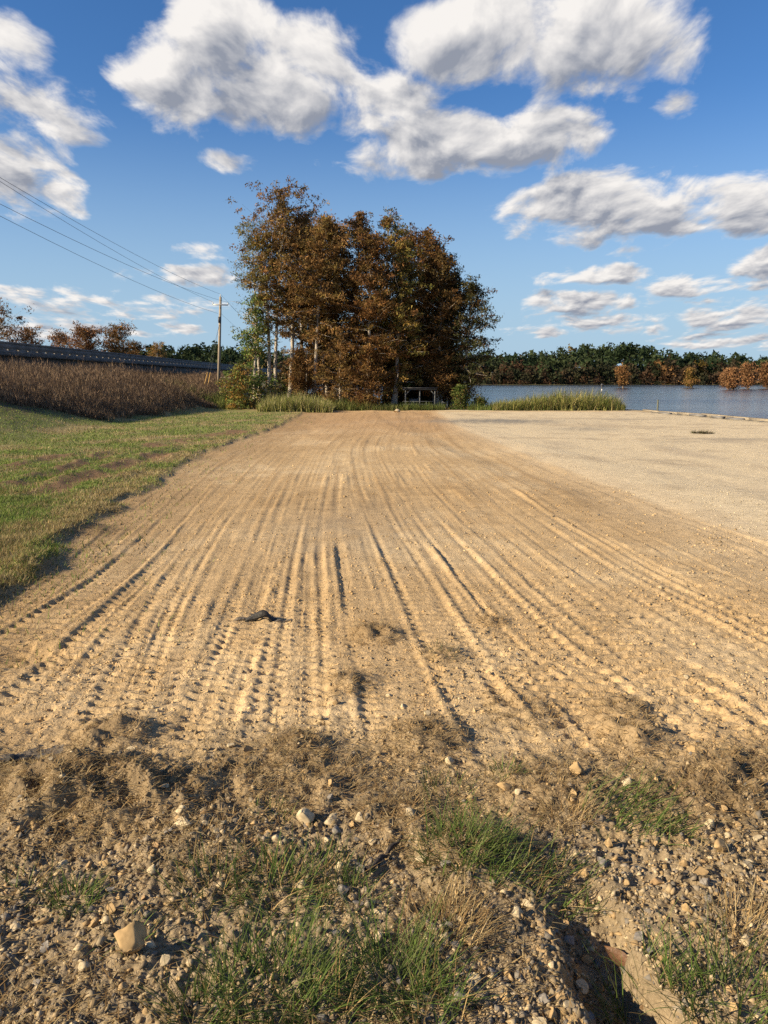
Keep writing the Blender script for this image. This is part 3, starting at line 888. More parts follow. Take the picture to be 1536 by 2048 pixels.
# young understorey trees
US = [(600, 690, 61.0, 26, RUST, 'brown cypress sapling with bare lower stem left of the tall trunks in the clump'),
      (680, 655, 60.8, 48, BROWN, 'bushy brown cypress sapling in front of the middle trunks of the clump'),
      (735, 690, 60.2, 36, RUST, 'low rust cypress sapling reaching the ground left of the metal shelter'),
      (650, 600, 64.6, 38, BROWN, 'mid-height brown cypress between the pale trunks of the clump'),
      (875, 700, 63.0, 34, RUST, 'small dark red cypress sapling right of the metal shelter'),
      (912, 720, 64.0, 30, RUST, 'small dark red cypress sapling nearest the lake in the clump'),
      (760, 590, 63.8, 46, OLIVE, 'mid-height olive cypress left of the shelter roof'),
      (828, 600, 66.0, 48, BROWN, 'mid-height brown cypress directly behind the metal shelter')]
for i, (u, vt, Y, hw, pal, lab) in enumerate(US):
    tree_px('cypress_sapling', lab, u, vt, Y, hw * 1.35, crown0=.1 if Y < 62 else .3, pal=pal, nb=85, nl=7000, seed=140 + i, group=GC, prof=([0, .3, .7, 1], [.9, 1, .6, .12]), r0=.07, leafL=.22, leafW=.065, elev=(0, 40))
# extra thin trunks that show between the big ones
for i, u in enumerate((585, 612, 631, 646, 672, 803, 817, 858, 893)):
    tree_px('cypress_tree', ['first', 'second', 'third', 'fourth', 'fifth', 'sixth', 'seventh', 'eighth', 'ninth'][i] + ' thin pole-like cypress stem from the left between the big trunks', u, 560 + 12 * (i % 4), 64.8 + .5 * (i % 3), 22, crown0=.55, pal=[BROWN, RUST, DARK][i % 3], nb=30, nl=1500, seed=170 + i, group='slender cypress stems in the clump', r0=.09, leafL=.24, leafW=.07)
# leafy green trees on the left of the clump
tree_px('willow_tree', 'grey-green willow leaning out on the left of the clump', 520, 436, 64.0, 66, utop=500, crown0=.38, pal=np.array([[.16, .16, .06], [.2, .18, .08], [.13, .13, .05], [.24, .19, .08]]), nb=60, nl=4200, seed=201, prof=PR_TOP, r0=.14, leafL=.2, leafW=.07, spread=.22)
tree_px('green_tree', 'narrow leafy green tree at the left foot of the clump', 508, 575, 61.5, 62, utop=512, crown0=.06, pal=GREEN * 1.25, nb=110, nl=8500, seed=202, prof=([0, .2, .5, .8, 1], [1, .95, .7, .45, .12]), r0=.12, leafL=.19, leafW=.1, spread=.2)
tree_px('shrub', 'low yellow-orange and green shrub left of the tall grass', 476, 738, 59.5, 36, crown0=.05, pal=np.array([[.24, .15, .04], [.18, .19, .05], [.30, .16, .045], [.14, .17, .045]]), nb=70, nl=4200, seed=203, category='shrub', prof=([0, .5, 1], [1, .9, .4]), r0=.05, leafL=.17, leafW=.09)
tree_px('shrub', 'green bush at the right of the metal shelter', 921, 772, 59.8, 24, crown0=.05, pal=GREEN * .62, nb=60, nl=3200, seed=204, category='shrub', prof=([0, .4, 1], [1, .8, .2]), r0=.04, leafL=.16, leafW=.08)
tree_px('shrub', 'dark leafy bush between the green bush and the reeds', 958, 797, 59.8, 20, crown0=.05, pal=GREEN * .6, nb=40, nl=1800, seed=205, category='shrub', prof=([0, .4, 1], [1, .8, .3]), r0=.03, leafL=.16, leafW=.08)
tree_px('shrub', 'low green bush below the utility pole', 445, 790, 66.0, 26, crown0=.05, pal=GREEN * .8, nb=40, nl=2200, seed=206, category='shrub', prof=([0, .4, 1], [1, .8, .3]), r0=.03, leafL=.17, leafW=.09)

for i, (u, vt, hw) in enumerate(((575, 735, 40), (630, 720, 44), (690, 728, 46), (742, 715, 44), (805, 738, 40), (850, 735, 42), (895, 745, 34))):  # added bushes closing bright water gaps, understorey shade put into their leaf colours
    tree_px('shrub', ['added dark bush behind the tallest cypress trunk', 'added dark bush behind the pale trunks', 'added dark bush behind the middle saplings', 'added dark bush left of and behind the shelter', 'added dark bush seen through the shelter frame', 'added dark bush behind the right end of the shelter', 'added dark bush nearest the lake behind the clump'][i], u, vt, 68.5, hw, crown0=.04, pal=[DARK, RUST * .7, DARK, BROWN * .7][i % 4], nb=60, nl=2600, seed=260 + i, category='shrub', group='shaded bushes behind the clump', prof=([0, .5, 1], [1, .95, .4]), r0=.04, leafL=.3, leafW=.14, spread=.28)
tree_px('shrub', 'added dark low bush hiding bright water at the left end of the metal shelter', 792, 765, 65.0, 30, crown0=.04, pal=DARK, nb=60, nl=3000, seed=291, category='shrub', prof=([0, .5, 1], [1, .95, .5]), r0=.04, leafL=.28, leafW=.14, spread=.25)  # bush added to cover the bright water gap beside the shelter
tree_px('shrub', 'added dark bush standing in for the shade inside the metal shelter', 838, 784, 64.2, 34, crown0=.04, pal=DARK * .6, nb=60, nl=3000, seed=290, category='shrub', prof=([0, .5, 1], [1, .95, .5]), r0=.04, leafL=.3, leafW=.15, spread=.25)  # dark leaf mass added behind the shelter as its shaded interior
# cypresses standing in the lake
LK = [(1245, 731, 776, 16, RUST * .9 + ORANGE * .3, 'lone orange cypress standing in the lake left of the others', ([0, .3, .6, .85, 1], [.7, .7, 1, .8, .3])),
      (1381, 733, 775, 14, GOLD * .75, 'golden green conical cypress standing in the lake', ([0, .2, .6, 1], [1, .95, .6, .1])),
      (1463, 735, 779, 16, ORANGE, 'left of the pair of orange cypresses in the lake', PR_COL),
      (1494, 727, 778, 17, ORANGE, 'taller right one of the pair of orange cypresses in the lake', PR_COL),
      (1532, 724, 777, 17, ORANGE * .9, 'orange cypress in the lake cut by the right frame edge', PR_COL),
      (1448, 744, 773, 9, ORANGE * .8, 'small orange cypress behind the pair in the lake', PR_COL)]
for i, (u, vt, vb, hw, pal, lab, pr) in enumerate(LK):
    d = ray(u, vb); Y = (LAKE - CAMZ) / d[2] * d[1]
    s = Y / 62
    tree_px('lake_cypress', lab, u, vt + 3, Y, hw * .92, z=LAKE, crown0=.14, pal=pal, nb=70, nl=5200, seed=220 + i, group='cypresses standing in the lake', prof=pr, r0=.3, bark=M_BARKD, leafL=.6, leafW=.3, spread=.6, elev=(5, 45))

# ------------------------------------------------------------------ trees behind the bridge
BT = [(-5, 612, 108, 52, RUST * 1.1, 'half-bare reddish tree above the bridge at the left frame edge', 2600),
      (52, 655, 112, 30, ORANGE * .8, 'low orange tree beside the half-bare one above the bridge', 2600),
      (118, 664, 125, 30, ORANGE * .8, 'small orange tree in the gap above the bridge', 2200),
      (172, 656, 118, 36, ORANGE * .85, 'wide orange tree above the middle of the bridge parapet', 3600),
      (232, 650, 122, 32, RUST * 1.2, 'tallest rust tree above the bridge with a feathery top', 3000),
      (268, 684, 135, 22, RUST, 'dark rust tree at the right end of the trees above the bridge', 1800),
      (315, 683, 190, 18, GOLD * .8, 'pale tan tree before the dark pine wood left of the utility pole', 2000)]
for i, (u, vt, Y, hw, pal, lab, nl) in enumerate(BT):
    tree_px('autumn_tree', lab, u, vt, Y, hw * 1.35, z=.2 if Y < 150 else LAKE, crown0=.25, pal=pal, nb=80, nl=int(nl * 2), seed=240 + i, group='autumn trees behind the bridge', prof=PR_COL, r0=.22, leafL=.34, leafW=.14, spread=.34, elev=(0, 45))

# ------------------------------------------------------------------ far wood
def build_wood():
    rng = np.random.default_rng(77)
    parts = []; tr = []
    PINE = np.array([[.028, .044, .02], [.022, .036, .017], [.034, .05, .021], [.045, .06, .026]])
    DEC = np.array([[.055, .036, .022], [.045, .035, .021], [.038, .038, .02], [.07, .04, .023], [.03, .036, .018]])  # browns lowered so the shade on the wood sits in the leaf colour
    def crown(cx, cy, z0, h, r, pal, n, flat=1.0):
        c = rand_dirs(n, rng) * rng.uniform(.55, 1.0, (n, 1))
        nl = 7; lob = rand_dirs(nl, rng) * .5
        c = lob[rng.integers(0, nl, n)] + c * .62
        P = np.stack([cx + c[:, 0] * r, cy + c[:, 1] * r, z0 + h * .5 + c[:, 2] * h * .5 * flat], -1)
        b = pal[rng.integers(0, len(pal))] * rng.uniform(.8, 1.25)
        col = b * rng.uniform(.7, 1.3, (n, 1))
        parts.append(leafcloud(P, r * .42, r * .3, np.clip(col, .005, .5), rng))
    def row(Y, n, x0, x1, h, r, pal, nlf, gold=.0, bare=.35):
        for x in np.linspace(x0, x1, n) + rng.normal(0, (x1 - x0) / n * .35, n):
            y = Y + rng.normal(0, 6); hh = h * rng.uniform(.82, 1.12); z = float(H(x, y)) - .5
            p = pal if rng.random() > gold else GOLD * .42
            crown(x, y, z + hh * (bare * rng.uniform(.5, 1)), hh * (1 - bare * .7), r * rng.uniform(.8, 1.25), p, nlf)
            tr.append(((x, y, z), (x, y, z + hh * .6), .22))
    row(524, 120, -320, 420, 11, 4.4, DEC, 120, 0, .02)
    row(534, 140, -340, 430, 15, 5.0, DEC, 130, .03, .05)
    row(548, 150, -350, 440, 17.5, 5.4, np.concatenate([DEC, PINE]), 140, .05, .12)
    row(566, 140, -360, 450, 19.5, 5.6, PINE, 150, .03, .2)
    row(590, 130, -380, 470, 20, 5.8, PINE, 150, .03, .25)
    row(620, 130, -390, 480, 20, 5.8, PINE, 130, .03, .25)
    row(650, 120, -400, 500, 20, 6.0, PINE, 130, .04, .3)
    row(642, 130, -400, 500, 13, 7.5, DEC, 60, 0, 0)
    # low growth to the water
    for x in np.linspace(-320, 430, 170): crown(x + rng.normal(0, 2), 517 + rng.normal(0, 2), -1.5, 5 * rng.uniform(.6, 1.3), 3.4, DEC * .8, 40)
    V, F, Cc = join(parts)
    o = np_mesh('far_wood', V, F, M_LEAF, Cc)
    tag(o, 'dark green and brown wood along the far shore of the lake', 'wood', kind='stuff')
    P = np.array([[a, lerp(np.array(a), np.array(b), .5), b] for a, b, r in tr]); rr = np.array([[r, r * .8, r * .4] for a, b, r in tr])
    V, F, c = tubes(P, rr, 4)
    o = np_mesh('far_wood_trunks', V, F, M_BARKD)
    tag(o, 'thin grey trunks inside the wood along the far shore', 'trunks', kind='stuff')
build_wood()

# ------------------------------------------------------------------ road bridge
def build_bridge():
    X0, y0, y1 = -30.0, 34.0, 430.0
    zb, zt = 3.86, 4.74
    root = empty('road_bridge', (X0 - 5, y0, 0))
    tag(root, 'long grey concrete road bridge with drain slots behind the dry weeds', 'bridge')
    per = 1.72
    ys = np.arange(y0, y1 - .01, per)
    for x, nm, slots in ((X0, 'parapet', True), (X0 - 9.6, 'parapet', True)):
        L = [((x - .22, y0, zb), (x, y1, zb + .20)), ((x - .22, y0, zb + .31), (x, y1, zt - .14)), ((x - .30, y0, zt - .14), (x + .06, y1, zt))]
        for y in ys:
            L.append(((x - .22, y, zb + .20), (x - .002, min(y + per - .66, y1), zb + .31)))
        V, F = boxes(L); np_mesh(nm, V, F, M_CONC, None, root)
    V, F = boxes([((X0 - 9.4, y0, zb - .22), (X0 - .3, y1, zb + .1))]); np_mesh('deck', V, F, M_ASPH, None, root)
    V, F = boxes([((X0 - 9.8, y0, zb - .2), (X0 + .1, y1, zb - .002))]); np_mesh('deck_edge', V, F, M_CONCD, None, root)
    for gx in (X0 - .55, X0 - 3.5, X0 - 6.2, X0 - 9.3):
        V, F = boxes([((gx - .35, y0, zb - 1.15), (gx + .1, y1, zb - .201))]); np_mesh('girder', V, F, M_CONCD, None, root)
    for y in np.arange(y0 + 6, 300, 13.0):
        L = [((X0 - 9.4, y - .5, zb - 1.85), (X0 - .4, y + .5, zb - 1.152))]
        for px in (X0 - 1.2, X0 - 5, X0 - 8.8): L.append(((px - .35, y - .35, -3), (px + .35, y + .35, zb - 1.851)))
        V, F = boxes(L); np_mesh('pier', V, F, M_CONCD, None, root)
build_bridge()

# ------------------------------------------------------------------ utility pole and wires
def build_pole():
    Y = 80.0
    top = at(441, 594, Y); lo = at(437.5, 760, Y); dx = (lo - top); z0 = float(H(lo[0], Y)) - .2
    k = (z0 - top[2]) / (lo[2] - top[2]); foot = top + dx * k
    root = empty('utility_pole', tuple(foot)); tag(root, 'tall weathered wooden utility pole standing in the dry weeds', 'pole')
    bar(foot, top, .17, 'shaft', M_POLE, root, 12, .125)
    ca = at(441, 610, Y)
    arm = np.array([1.02, .35, 0]); arm /= np.linalg.norm(arm)
    a0, a1 = ca - arm * .72 + np.array([0, -.2, 0]), ca + arm * .8 + np.array([0, -.2, 0])
    V, F = box((-.76, -.045, -.055), (.76, .045, .055))
    ang = math.atan2(arm[1], arm[0]); ct, st = math.cos(ang), math.sin(ang)
    V = np.stack([V[:, 0] * ct - V[:, 1] * st, V[:, 0] * st + V[:, 1] * ct, V[:, 2]], -1) + (a0 + a1) / 2
    np_mesh('crossarm', V, F, M_PORC, None, root)
    ins = []
    for p in (a0, a1, top + np.array([0, 0, .02])):
        bar(p, p + np.array([0, 0, .25]), .055, 'insulator', M_PORC, root, 8, .035); ins.append(p + np.array([0, 0, .26]))
    eq = at(439.7, 640, Y) + np.array([0, -.24, 0])
    bar(eq - [0, 0, .3], eq + [0, 0, .3], .13, 'equipment_box', M_DARKMETAL, root, 10, .13)
    ne = at(439.5, 627, Y) + np.array([-.16, -.1, 0])
    def wire(p, q, sag, lab, r=.011, n=22):
        t = np.linspace(0, 1, n)
        P = p[None] + (q - p)[None] * t[:, None]; P[:, 2] -= 4 * sag * t * (1 - t)
        V, F, c = tubes(P[None], np.full((1, n), r), 4)
        o = np_mesh('power_line', V, F, M_WIRE); tag(o, lab, 'wire', 'power lines on the utility pole')
    D2 = np.array([-.6, -92, 0])
    P2 = [(ins[2], (0, 355), 'topmost power line, running from the pole tip to the upper left'),
          (ins[0], (0, 363), 'power line just below the topmost one, from the left end of the crossarm'),
          (ins[1], (0, 408), 'middle power line, from the right end of the crossarm to the left edge'),
          (ne, (0, 432), 'lowest power line, fixed below the crossarm and running left')]
    for p, (u, v), lab in P2:
        end = p + D2; s = None
        # choose far end height so that the wire passes the left frame edge where the photo shows it
        d = ray(u, v); k = d[0] / d[1]
        tpar = (p[0] - k * p[1]) / (k * D2[1] - D2[0]); yy = p[1] + D2[1] * tpar; zz = CAMZ + d[2] / d[1] * yy
        sag = 1.6
        end[2] = p[2] + (zz - p[2] + 4 * sag * tpar * (1 - tpar)) / tpar
        wire(p, end, sag, lab)
    for p, (u, v), yv, lab in ((ins[2], (600, 742), 210, 'power line falling from the pole tip behind the green tree'),
                               (ins[1], (604, 746), 210, 'power line falling from the right of the crossarm behind the green tree'),
                               (ne + [.3, 0, 0], (590, 748), 210, 'low power line falling behind the green tree')):
        wire(p, at(u, v, yv), .6, lab)
    for i, (u, v) in enumerate(((412, 757), (418.5, 757))):
        g = at(u, v, 74.0 + i); q = at(439, 648, Y)
        gd = g + (g - q) * .12
        P = np.stack([q, lerp(q, gd, .5), gd])[None]
        V, F, c = tubes(P, np.full((1, 3), .012), 4)
        gw = empty('guy_wire', tuple(gd)); tag(gw, ('left' if i == 0 else 'right') + ' guy wire of the utility pole with a yellow guard at its foot', 'wire', 'guy wires of the pole')
        np_mesh('cable', V, F, M_WIRE, None, gw)
        a = lerp(gd, q, .015); b = lerp(gd, q, .2)
        bar(a, b, .035, 'guard', M_YELLOW, gw, 6)
build_pole()

# ------------------------------------------------------------------ dry weeds on the bank
def build_weeds():
    rng = np.random.default_rng(9)
    n = 29000
    y = 30 + 115 * rng.random(n) ** 1.7
    fr = np.interp(y, [29, 32, 36, 44, 55, 75, 100, 145], [-18.0, -16.6, -14.0, -13.8, -14.0, -15.0, -19, -25])
    fr = fr + .9 * gnoise(y * .35, y * 0, 305)
    x = fr - 13 * rng.random(n) ** 1.6 + rng.normal(0, .35, n)
    keep = (x > -29.3) & (x > -.6 * y - 2)
    x, y = x[keep], y[keep]; n = len(x)
    z = H(x, y) - .05
    patch = fbm(x * .22, y * .16, 301, 2)
    h = (1.05 + .5 * patch + rng.normal(0, .22, n)) * np.interp(x - np.interp(y, [29, 32, 36, 44, 55, 75, 100, 145], [-18.0, -16.6, -14.0, -13.8, -14.0, -15.0, -19, -25]), [-2.6, -.6, .3], [1, .8, .4]) * np.where(rng.random(n) < .06, 1.3, 1)
    h = np.clip(h, .5, 2.5)
    base = np.array([.18, .122, .082]); tan = np.array([.28, .20, .125]); dk = np.array([.10, .068, .046])
    k = rng.random((n, 1))
    k = k + .35 * patch[:, None]
    col = np.where(k < .5, base, np.where(k < .68, tan, dk)) * rng.uniform(.65, 1.25, (n, 1))
    az = rng.uniform(0, 6.28, n)
    parts = [ribbons(np.stack([x, y, z], -1), az, h, rng.uniform(0, .12, n), rng.uniform(0, .3, n), .02 + y * .00025, 1, col)]
    m = 11
    tt = rng.uniform(.12, 1.0, (n, m)) ** .8
    c = np.stack([x[:, None] + rng.normal(0, .16, (n, m)) + np.cos(az)[:, None] * .1 * tt, y[:, None] + rng.normal(0, .16, (n, m)), z[:, None] + h[:, None] * tt], -1).reshape(-1, 3)
    cl = np.repeat(col, m, 0) * rng.uniform(.7, 1.35, (n * m, 1))
    a = rand_dirs(n * m, rng) * np.array([.6, .6, 1.]); a[:, 2] = np.abs(a[:, 2]) + .6
    a /= np.linalg.norm(a, axis=1, keepdims=True); b = np.cross(a, rand_dirs(n * m, rng))
    sz = (.082 + .00085 * np.repeat(y, m))[:, None] * rng.uniform(.6, 1.3, (n * m, 1))
    parts.append(cards(c, a * sz, b * sz * .115, cl))
    V, F, Cc = join(parts)
    tag(np_mesh('dry_weeds', V, F, M_STRAW, Cc), 'tall brown dry weeds covering the bank below the bridge', 'weeds', kind='stuff')
build_weeds()

def blade_field(name, label, cat, pts, hts, pal, S=3, W=.018, lean=.15, bend=.7, mat=None, seed=1, per=1, rad=.0):
    rng = np.random.default_rng(seed)
    n = len(pts)
    pal = np.asarray(pal)
    cl = gnoise(pts[:, 0] * 1.1, pts[:, 1] * 1.1, seed)
    hts = hts * (1 + .38 * cl)
    col = pal[rng.integers(0, len(pal), n)] * rng.uniform(.65, 1.3, (n, 1)) * (1 + .25 * gnoise(pts[:, 0] * 2.3, pts[:, 1] * 2.3, seed + 1))[:, None]
    V, F, Cc = ribbons(pts, rng.uniform(0, 6.28, n), hts, rng.uniform(0, lean, n), rng.uniform(.1, bend, n), W * rng.uniform(.7, 1.3, n), S, col)
    o = np_mesh(name, V, F, mat or M_GRASS, Cc)
    return tag(o, label, cat, kind='stuff')

def scatter_px(n, poly_u, poly_v, Y, rng):
    pass

def strip_points(n, u0, u1, Y0, Y1, seed, ztop=None):
    rng = np.random.default_rng(seed)
    Y = rng.uniform(Y0, Y1, n); u = rng.uniform(u0, u1, n)
    x = (u - 768) / FPX * Y * 1.0
    # column to x on the ground at that depth
    x = (u - 768) / FPX * (Y * math.cos(PITCH) + (CAMZ + .55) * math.sin(PITCH))
    z = np.where(Y < 67, gz(x, Y), H(x, Y))
    return np.stack([x, Y, z], -1), u, rng

# reeds right of the clump
P, u, rng = strip_points(5200, 985, 1250, 57.6, 61.5, 21)
h = np.interp(u, [985, 1030, 1075, 1110, 1180, 1225, 1250], [.75, 1.0, 1.35, 1.65, 1.6, 1.3, .5]) * rng.uniform(.6, 1.1, len(u))
blade_field('reed_bed', 'pale green and straw reeds at the lake edge right of the clump', 'reeds', P, h, [[.20, .21, .06], [.30, .27, .10], [.15, .18, .05], [.36, .30, .13], [.12, .15, .04]], 3, .042, .35, 1.5, seed=22)
P, u, rng = strip_points(1500, 935, 1075, 58.2, 61, 23)
blade_field('waterside_grass', 'short dark green grass between the bush and the reeds', 'grass', P, rng.uniform(.3, .75, len(u)), [[.08, .12, .03], [.11, .15, .04], [.16, .17, .05]], 3, .034, .3, .9, seed=24)
# tall grass left of and under the clump
P, u, rng = strip_points(4600, 515, 665, 53.4, 58.2, 25)
h = np.interp(u, [515, 540, 580, 640, 665], [.5, 1.15, 1.4, 1.15, .7]) * rng.uniform(.55, 1.1, len(u))
blade_field('tall_grass', 'sunlit tall yellow-green grass in front of the left trunks of the clump', 'grass', P, h, [[.28, .27, .09], [.36, .33, .14], [.20, .22, .06], [.42, .36, .18], [.15, .18, .045]], 3, .042, .35, 1.4, seed=26)
P, u, rng = strip_points(2600, 655, 815, 57.8, 62, 27)
h = np.interp(u, [655, 700, 740, 815], [1.1, 1.0, .7, .5]) * rng.uniform(.5, 1.1, len(u))
blade_field('undergrowth_grass', 'dark green grass under the middle of the clump', 'grass', P, h, [[.10, .13, .035], [.14, .16, .045], [.08, .10, .03], [.26, .24, .09]], 3, .034, .3, .9, seed=28)
P, u, rng = strip_points(2600, 330, 530, 60.0, 68.5, 29)
blade_field('bank_grass', 'bright green tall grass left of the shrub below the utility pole', 'grass', P, rng.uniform(.4, 1.15, len(u)), [[.13, .18, .04], [.18, .22, .055], [.10, .14, .035], [.24, .24, .08]], 3, .036, .3, .8, seed=30)
P, u, rng = strip_points(900, 800, 890, 58.6, 60.5, 33)
blade_field('shore_grass', 'dark green arching grass at the foot of the metal shelter', 'grass', P, rng.uniform(.3, .75, len(u)), [[.08, .11, .03], [.13, .15, .045]], 3, .034, .4, 1.1, seed=34)

# ------------------------------------------------------------------ lawn
def build_lawn():
    rng = np.random.default_rng(12)
    n = 330000
    v = rng.uniform(826, 1330, n); u = rng.uniform(-260, 640, n)
    b = (1024 - v) / FPX
    dy = math.cos(PITCH) + b * math.sin(PITCH); dz = -math.sin(PITCH) + b * math.cos(PITCH)
    t = CAMZ / (-dz - .01 * dy); y = dy * t; x = (u - 768) / FPX * t
    ok = (y < 62) & (np.abs(x) < fan_w(y) + 1.5)
    x, y = x[ok], y[ok]
    vg = gsample(verge, x, y); so_ = gsample(soil, x, y)
    gss = gsample(g_s, x, y)
    ok = (rng.random(len(x)) < vg + .10 * np.exp(-np.clip(gss, 0, 9) * 2.2)) & (rng.random(len(x)) > so_ * .9)
    frn = np.interp(y, [29, 32, 36, 44, 55, 75], [-18.0, -16.6, -14.0, -13.8, -14.0, -15.0])
    ok &= (x > frn - .5)
    x, y = x[ok], y[ok]; n = len(x)
    z = gz(x, y) - .005
    f = fbm(x * .45, y * .4, 141, 3) + .25 * fbm(x * 2.5, y * 1.6, 102, 3) + .35 * np.exp(-((gsample(g_s, x, y) + .35) / .5) ** 2)
    dry = sst(-.1, .4, f + rng.normal(0, .14, n))[:, None]
    g = np.array([[.15, .22, .045], [.19, .26, .06], [.115, .165, .04], [.24, .27, .08]])[rng.integers(0, 4, n)]
    s = np.array([[.36, .28, .13], [.30, .22, .10], [.42, .34, .18], [.22, .19, .075]])[rng.integers(0, 4, n)]
    col = np.where(rng.random((n, 1)) < dry, s, g) * rng.uniform(.7, 1.25, (n, 1))
    tall = 1 + .8 * sst(.1, .6, fbm(x * .9, y * .7, 151, 2))
    h = rng.uniform(.03, .075, n) * tall + y * .0006
    w = .004 + y * .00085
    V, F, Cc = ribbons(np.stack([x, y, z], -1), rng.uniform(0, 6.28, n), h, rng.uniform(.1, .9, n), rng.uniform(.1, .9, n), w, 1, col)
    tag(np_mesh('lawn_grass', V, F, M_GRASS, Cc), 'short mown grass with straw patches left of the dirt lot', 'grass', kind='stuff')
build_lawn()

# ------------------------------------------------------------------ foreground straw, gravel, stones
def px_points(n, v0, v1, u0, u1, rng):
    v = rng.uniform(v0, v1, n); u = rng.uniform(u0, u1, n)
    b = (1024 - v) / FPX
    dy = math.cos(PITCH) + b * math.sin(PITCH); dz = -math.sin(PITCH) + b * math.cos(PITCH)
    t = CAMZ / (-dz - .01 * dy)
    return (u - 768) / FPX * t, dy * t, u, v

STRAWC = np.array([[.42, .30, .14], [.34, .23, .10], [.50, .38, .20], [.27, .17, .075], [.20, .125, .06], [.38, .29, .15]])
def build_straw():
    rng = np.random.default_rng(14)
    parts = []
    # over the rough foreground
    x, y, u, v = px_points(260000, 1180, 2420, -620, 2160, rng)
    dens = gsample(fore, x, y) * (1 - .72 * gsample(grav, x, y)) * sst(-.35, .35, fbm(x * 1.7, y * 1.7, 161, 3) + .05)
    dens = np.maximum(dens, .035 * sst(.1, .5, fbm(x * .9, y * .9, 162, 2)))
    dens = np.maximum(dens, .07 * gsample(fore, x, y)) + .5 * gsample(mound, x, y)
    dens *= 1 - .8 * gsample(clay, x, y)
    ok = rng.random(len(x)) < dens * .5
    x, y = x[ok], y[ok]; n = len(x)
    col = STRAWC[rng.integers(0, 6, n)] * rng.uniform(.4, 1.0, (n, 1))
    parts.append(ribbons(np.stack([x, y, gz(x, y) + rng.uniform(.002, .02, n)], -1), rng.uniform(0, 6.28, n), rng.uniform(.02, .075, n), rng.uniform(1.15, 1.65, n), rng.uniform(-.2, .7, n), rng.uniform(.0018, .0035, n) + .0003 * y, 2, col))
    V, F, Cc = join(parts)
    tag(np_mesh('straw_litter', V, F, M_STRAW, Cc), 'loose dry straw and roots strewn over the rough foreground', 'straw', kind='stuff')
    # thin litter on the dirt to the left and right
    x, y, u, v = px_points(60000, 870, 1420, -100, 1536, rng)
    dens = inl = gsample(inlot, x, y) * (.10 + .7 * sst(.25, .7, fbm(x * .7, y * .5, 163, 3))) * (.35 + .9 * sst(3.2, .3, gsample(GS, x, y)))
    ok = rng.random(len(x)) < dens
    x, y = x[ok], y[ok]; n = len(x)
    col = STRAWC[rng.integers(0, 6, n)] * rng.uniform(.45, .95, (n, 1))
    V, F, Cc = ribbons(np.stack([x, y, gz(x, y) + .004], -1), rng.uniform(0, 6.28, n), rng.uniform(.04, .12, n), rng.uniform(.9, 1.5, n), rng.uniform(0, .5, n), .003 + .0006 * y, 2, col)
    tag(np_mesh('straw_litter', V, F, M_STRAW, Cc), 'sparse dry straw bits scattered over the tracked dirt', 'straw', kind='stuff')
build_straw()

def chip_variants(k, rng, sub=False):
    out = []
    for _ in range(k):
        bm = bmesh.new(); bmesh.ops.create_icosphere(bm, subdivisions=3 if sub else 1, radius=1)
        V = np.array([v.co[:] for v in bm.verts]); F = np.array([[v.index for v in f.verts] for f in bm.faces]); bm.free()
        for _ in range(12 if sub else 9):   # plane cuts give angular facets
            nrm = rand_dirs(1, rng)[0]; d = V @ nrm; lim = rng.uniform(.3, .62) if sub else rng.uniform(.4, .72)
            V = V - np.outer(np.clip(d - lim, 0, None), nrm)
        V += rng.normal(0, .05 if not sub else .012, V.shape)
        V *= np.array([rng.uniform(.8, 1.2), rng.uniform(.65, 1.0), rng.uniform(.5, .8)])
        out.append((V, F))
    return out

STONEC = np.array([[.36, .275, .165], [.29, .215, .125], [.42, .335, .215], [.25, .205, .15], [.17, .15, .125], [.36, .25, .13], [.22, .17, .115]])
STONE_PATCH = lambda x, y: sst(-.4, .3, fbm(x * 1.2, y * 1.2, 181, 3))
def octa_variants(k, rng):
    F = np.array([[0, 2, 4], [2, 1, 4], [1, 3, 4], [3, 0, 4], [2, 0, 5], [1, 2, 5], [3, 1, 5], [0, 3, 5]])
    B = np.array([[1, 0, 0], [-1, 0, 0], [0, 1, 0], [0, -1, 0], [0, 0, 1], [0, 0, -1]], float)
    out = []
    for _ in range(k):
        V = B * rng.uniform(.75, 1.25, (6, 1)) + rng.normal(0, .28, (6, 3)); V[:, 2] *= .72
        out.append((V, F))
    return out
def scatter_chips(name, label, x, y, s, pal, vs, rng, cat='gravel', vary=(.7, 1.2), lift=.22):
    n = len(x); nv = len(vs[0][0]); nf = len(vs[0][1])
    z = gz(x, y) + s * lift
    k = rng.integers(0, len(vs), n); az = rng.uniform(0, 6.28, n)
    V = np.empty((n, nv, 3)); F = np.empty((n, nf, 3), int)
    for i, (v_, f_) in enumerate(vs):
        m = k == i
        c, sn = np.cos(az[m])[:, None], np.sin(az[m])[:, None]
        V[m, :, 0] = (v_[None, :, 0] * c - v_[None, :, 1] * sn) * s[m, None] + x[m, None]
        V[m, :, 1] = (v_[None, :, 0] * sn + v_[None, :, 1] * c) * s[m, None] + y[m, None]
        V[m, :, 2] = v_[None, :, 2] * s[m, None] + z[m, None]
        F[m] = f_[None]
    F = F + (np.arange(n) * nv)[:, None, None]
    col = (pal[rng.integers(0, len(pal), n)] if pal.shape[0] != n else pal) * rng.uniform(vary[0], vary[1], (n, 1))
    tag(np_mesh(name, V.reshape(-1, 3), F.reshape(-1, 3), M_STONE, np.repeat(col, nv, 0)), label, cat, kind='stuff')
